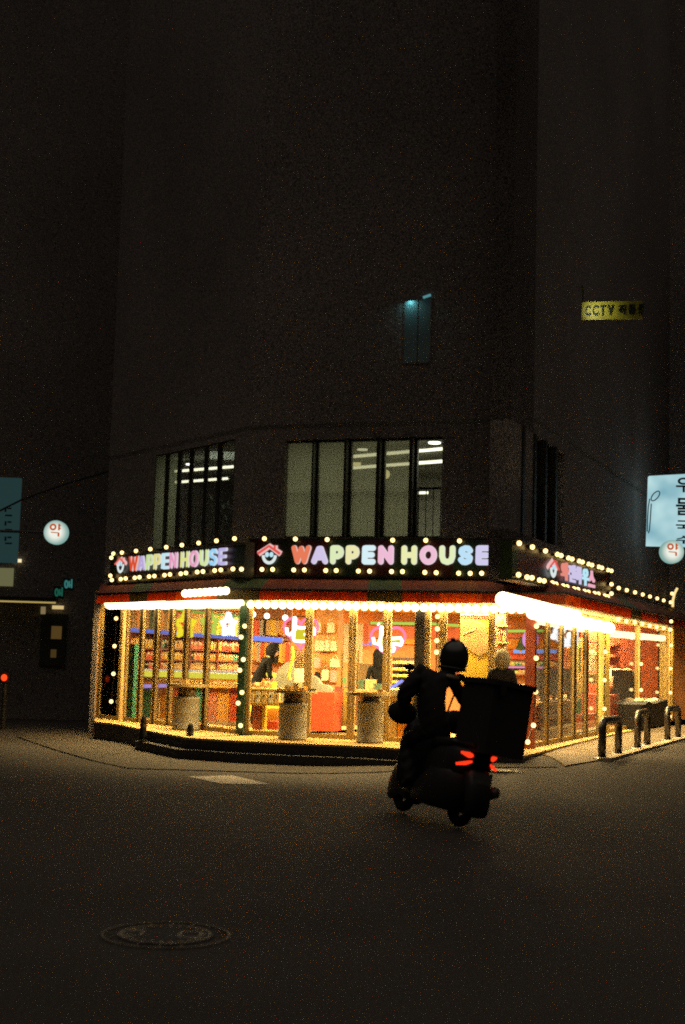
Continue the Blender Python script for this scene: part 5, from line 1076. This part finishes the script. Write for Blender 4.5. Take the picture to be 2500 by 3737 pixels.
# delivery box on the rack
bxp = MB(); hw, x0, x1, z0, z1 = .24, -1.07, -.47, .72, 1.42
def rbox(x0,x1,hw,z0,z1,r=.04):
    hb = -.12; P_ = [(x0+r,-hw),(x1-r,-hw),(x1,-hw+r),(x1,hw-r),(x1-r,hw),(x0+r,hw),(x0,hw-r),(x0,-hw+r)]; b = MB(); n = 8
    return b.add([(x,y+hb,z) for z in (z0,z1) for x,y in P_], [tuple(range(n-1,-1,-1)), tuple(range(n,2*n))]+[(i,(i+1)%n,n+(i+1)%n,n+i) for i in range(n)])
bx_ = obj('delivery_box', LM_(rbox(x0,x1,hw,z0,z1-.05)), BOXM, sc)
obj('lid', LM_(rbox(x0-.03,x1+.015,hw+.025,z1-.05,z1,.05)), BOXM, bx_)
obj('latch', LM_(MB().box((x0-.035,0,z1-.09), (.015,.06,.1))), DARKM, bx_)
obj('rear_rack', LM_(MB().tube([(-.35,.14,.79),(-.98,.14,.785)], .014, 6).tube([(-.35,-.14,.79),(-.98,-.14,.785)], .014, 6).tube([(-.75,.14,.785),(-.75,-.14,.785)], .014, 6).tube([(-.75,.1,.78),(-.70,.1,.66)], .014, 6)), DARKM, sc)
# rider
J = dict(pelvis=(-.06,.15,.90), chest=(.05,.215,1.25), neck=(.10,.01,1.46), head=(.11,-.04,1.60), look=(.9,.43,0), shl=(.06,.33,1.41), shr=(.14,-.07,1.43), ell=(.12,.44,1.16), elr=(.26,-.36,1.16), wrl=(.34,.30,1.02), wrr=(.34,-.30,1.02),
         hpl=(-.03,.18,.87), hpr=(-.03,.03,.86), knl=(.30,.25,.72), knr=(.33,-.2,.76), anl=(.14,.21,.34), anr=(.22,-.2,.34), tol=(.28,.21,.30), tor=(.36,-.2,.31))
nd, ed = body(J, 1.0, .9)
for k_, r_ in (('chest',(.165,.13)),('belly',(.13,.125)),('pelvis',(.14,.12)),('shl',(.115,.115)),('ell',(.095,.095)),('knl',(.085,.085)),('anl',(.06,.06)),('neck',(.075,.075))): nd[k_] = (nd[k_][0], r_)
JACK = mat('black_jacket', (.016,.014,.014), .75, 0, .2, 12)
rd = thing('person', 'person in a black jacket and dark helmet riding the delivery scooter', 'person', tuple(L3((-.1,0,.8))))
rb_m = skin_mesh('body', xf(nd, L3), ed, 'pelvis', 3)
rb_m.v = [(x+.006*math.sin(z*61+y*23)*math.cos(y*37+x*9), y+.006*math.sin(z*53-x*31), z+.005*math.sin(x*47+z*29)) for x, y, z in rb_m.v]
obj('body', rb_m, JACK, rd, True)
hc = np.array(J['head'])+np.array([.0,0,.045]); he = MB().ball((0,0,0), 1, 24, 14)
V = []
for v in he.v:
    x, y, z = v; z = max(z, -.86); k = 1+.05*math.exp(-((z+.55)/.25)**2); V.append(tuple(L3((hc[0]+x*.160*k-.012*(z<-.3), hc[1]+y*.148*k, hc[2]+z*.178-.005))))
he.v = V; hm = obj('helmet', he, mat('helmet_black', (.02,.019,.018), .28, 0, .05, coat=.4), rd, True)
obj('vent_knob', LM_(MB().ball((hc[0]-.02,hc[1]+.055,hc[2]+.165), .022, 8, 6, 0, (1.6,.9,.9))), PLAST, hm, True)
obj('trim', LM_(MB().tube([(hc[0]+.158*math.cos(a), hc[1]+.137*math.sin(a), hc[2]-.125) for a in np.linspace(0,2*math.pi,25)[:-1]], .010, 6, closed=True)), mat('helmet_trim', (.04,.035,.03), .5), hm)
obj('collar', LM_(MB().tube([(.09+.085*math.cos(a), -.01+.085*math.sin(a), 1.44+.012*math.cos(a)) for a in np.linspace(0,2*math.pi,19)[:-1]], .024, 8, closed=True)), mat('collar_cream', (.45,.38,.26), .8), rd, True)
# pedestrians and customers
def stand(name, x, y, z, hgt, label, cloth, hair, hairlong=0, face_dir=(0,1), lean=0, haircol=None, girth=1.0, trousers=None, sit=False):
    k = hgt/1.75; fd = np.array([face_dir[0],face_dir[1],0.]); fd /= np.linalg.norm(fd); lf = np.array([-fd[1],fd[0],0])
    Q = lambda f, l, u: np.array([x,y,z])+fd*f*k+lf*l*k+np.array([0,0,u*k])
    ln = lean; J = dict(pelvis=Q(0,0,.95), chest=Q(ln*.6,0,1.30-ln*.15), neck=Q(ln*1.0,0,1.50-ln*.28), head=Q(ln*1.2+.02,0,1.63-ln*.36), look=fd, shl=Q(ln*.85,.19,1.42-ln*.24), shr=Q(ln*.85,-.19,1.42-ln*.24), ell=Q(ln*.9-.02,.25,1.13-ln*.3), elr=Q(ln*.9-.02,-.25,1.13-ln*.3),
       wrl=Q(ln+.12,.22,.93-ln*.1), wrr=Q(ln+.12,-.22,.93-ln*.1), hpl=Q(0,.09,.90), hpr=Q(0,-.09,.90), knl=Q(.03,.10,.50), knr=Q(.0,-.10,.50), anl=Q(-.02,.10,.09), anr=Q(-.04,-.10,.09), tol=Q(.13,.11,.04), tor=Q(.11,-.11,.04))
    nd, ed = body(J, girth*k*.95); t_ = thing('person', label, 'person', (x,y,z)); b = skin_mesh('body', nd, ed, 'pelvis'); o_ = obj('body', b, [cloth, SKIN, trousers or BLACK], t_, True)
    nk = J['neck'][2]+.01; wr = [J['wrl'], J['wrr']]; me = o_.data
    for p in me.polygons:
        c = p.center+o_.location+t_.location-Vector((0,0,0)) if False else Vector(p.center)+t_.location
        hd = np.linalg.norm(np.array(c)-J['head']) < .17*1.05 and c.z > nk; hn = min(np.linalg.norm(np.array(c)-w) for w in wr) < .17*k and not (c.z > J['ell'][2])
        p.material_index = 1 if (hd or hn) else (2 if c.z < z+.92*k else 0)
    hc = J['head']+np.array([0,0,.035])-fd*.015; h = MB().ball((0,0,0), 1, 18, 12); V = []
    for vx, vy, vz in h.v:
        q = (fd*vx*.118+lf*vy*.108)*(1.14 if haircol is BLOND else 1); f_ = (vx)
        zz_ = vz*.135
        if f_ > .35 and vz < .35: q = q*.72; 
        if hairlong and vz < 0 and f_ < .35: zz_ = vz*(.135+hairlong)
        elif vz < -.45 and not hairlong: zz_ = -.45*.135+(vz+.45)*.05
        V.append(tuple(hc+q*(1+.06*math.sin(vx*23+vz*17))+np.array([0,0,zz_])))
    h.v = V; obj('hair', h, haircol, t_, True)
    return t_
BLOND = mat('pale_hair', (.80,.68,.40), .8, 0, .15, 40, translucent=.35); HAIRD = mat('dark_hair', (.005,.005,.005), .8, spec=.15)
p_ = atd(1828,2700,19.75); stand('person', p_[0], 19.75, FL, 1.37, 'person with pale fluffy hair standing on the platform behind the delivery box', mat('brown_coat', (.035,.025,.016), .8), 'short', .05, (.2,1), 0, BLOND, 1.2)
q = FF.P(FF.sz(928,2600,-2.2)[0], FL, -2.2); stand('person', q[0], q[1], FL, 1.50, 'person in a black coat bending over the card table', mat('black_coat', (.006,.006,.006), .9, spec=.15), 'd', .10, (.95,.3), .28, HAIRD, 1.05)
q = FF.P(FF.sz(1378,2600,-2.0)[0], FL, -2.0); stand('person', q[0], q[1], FL, 1.36, 'person with long dark hair behind the counter at the doors', mat('black_top', (.006,.006,.006), .9, spec=.15), 'd', .22, (-.2,1), 0, HAIRD, .95)
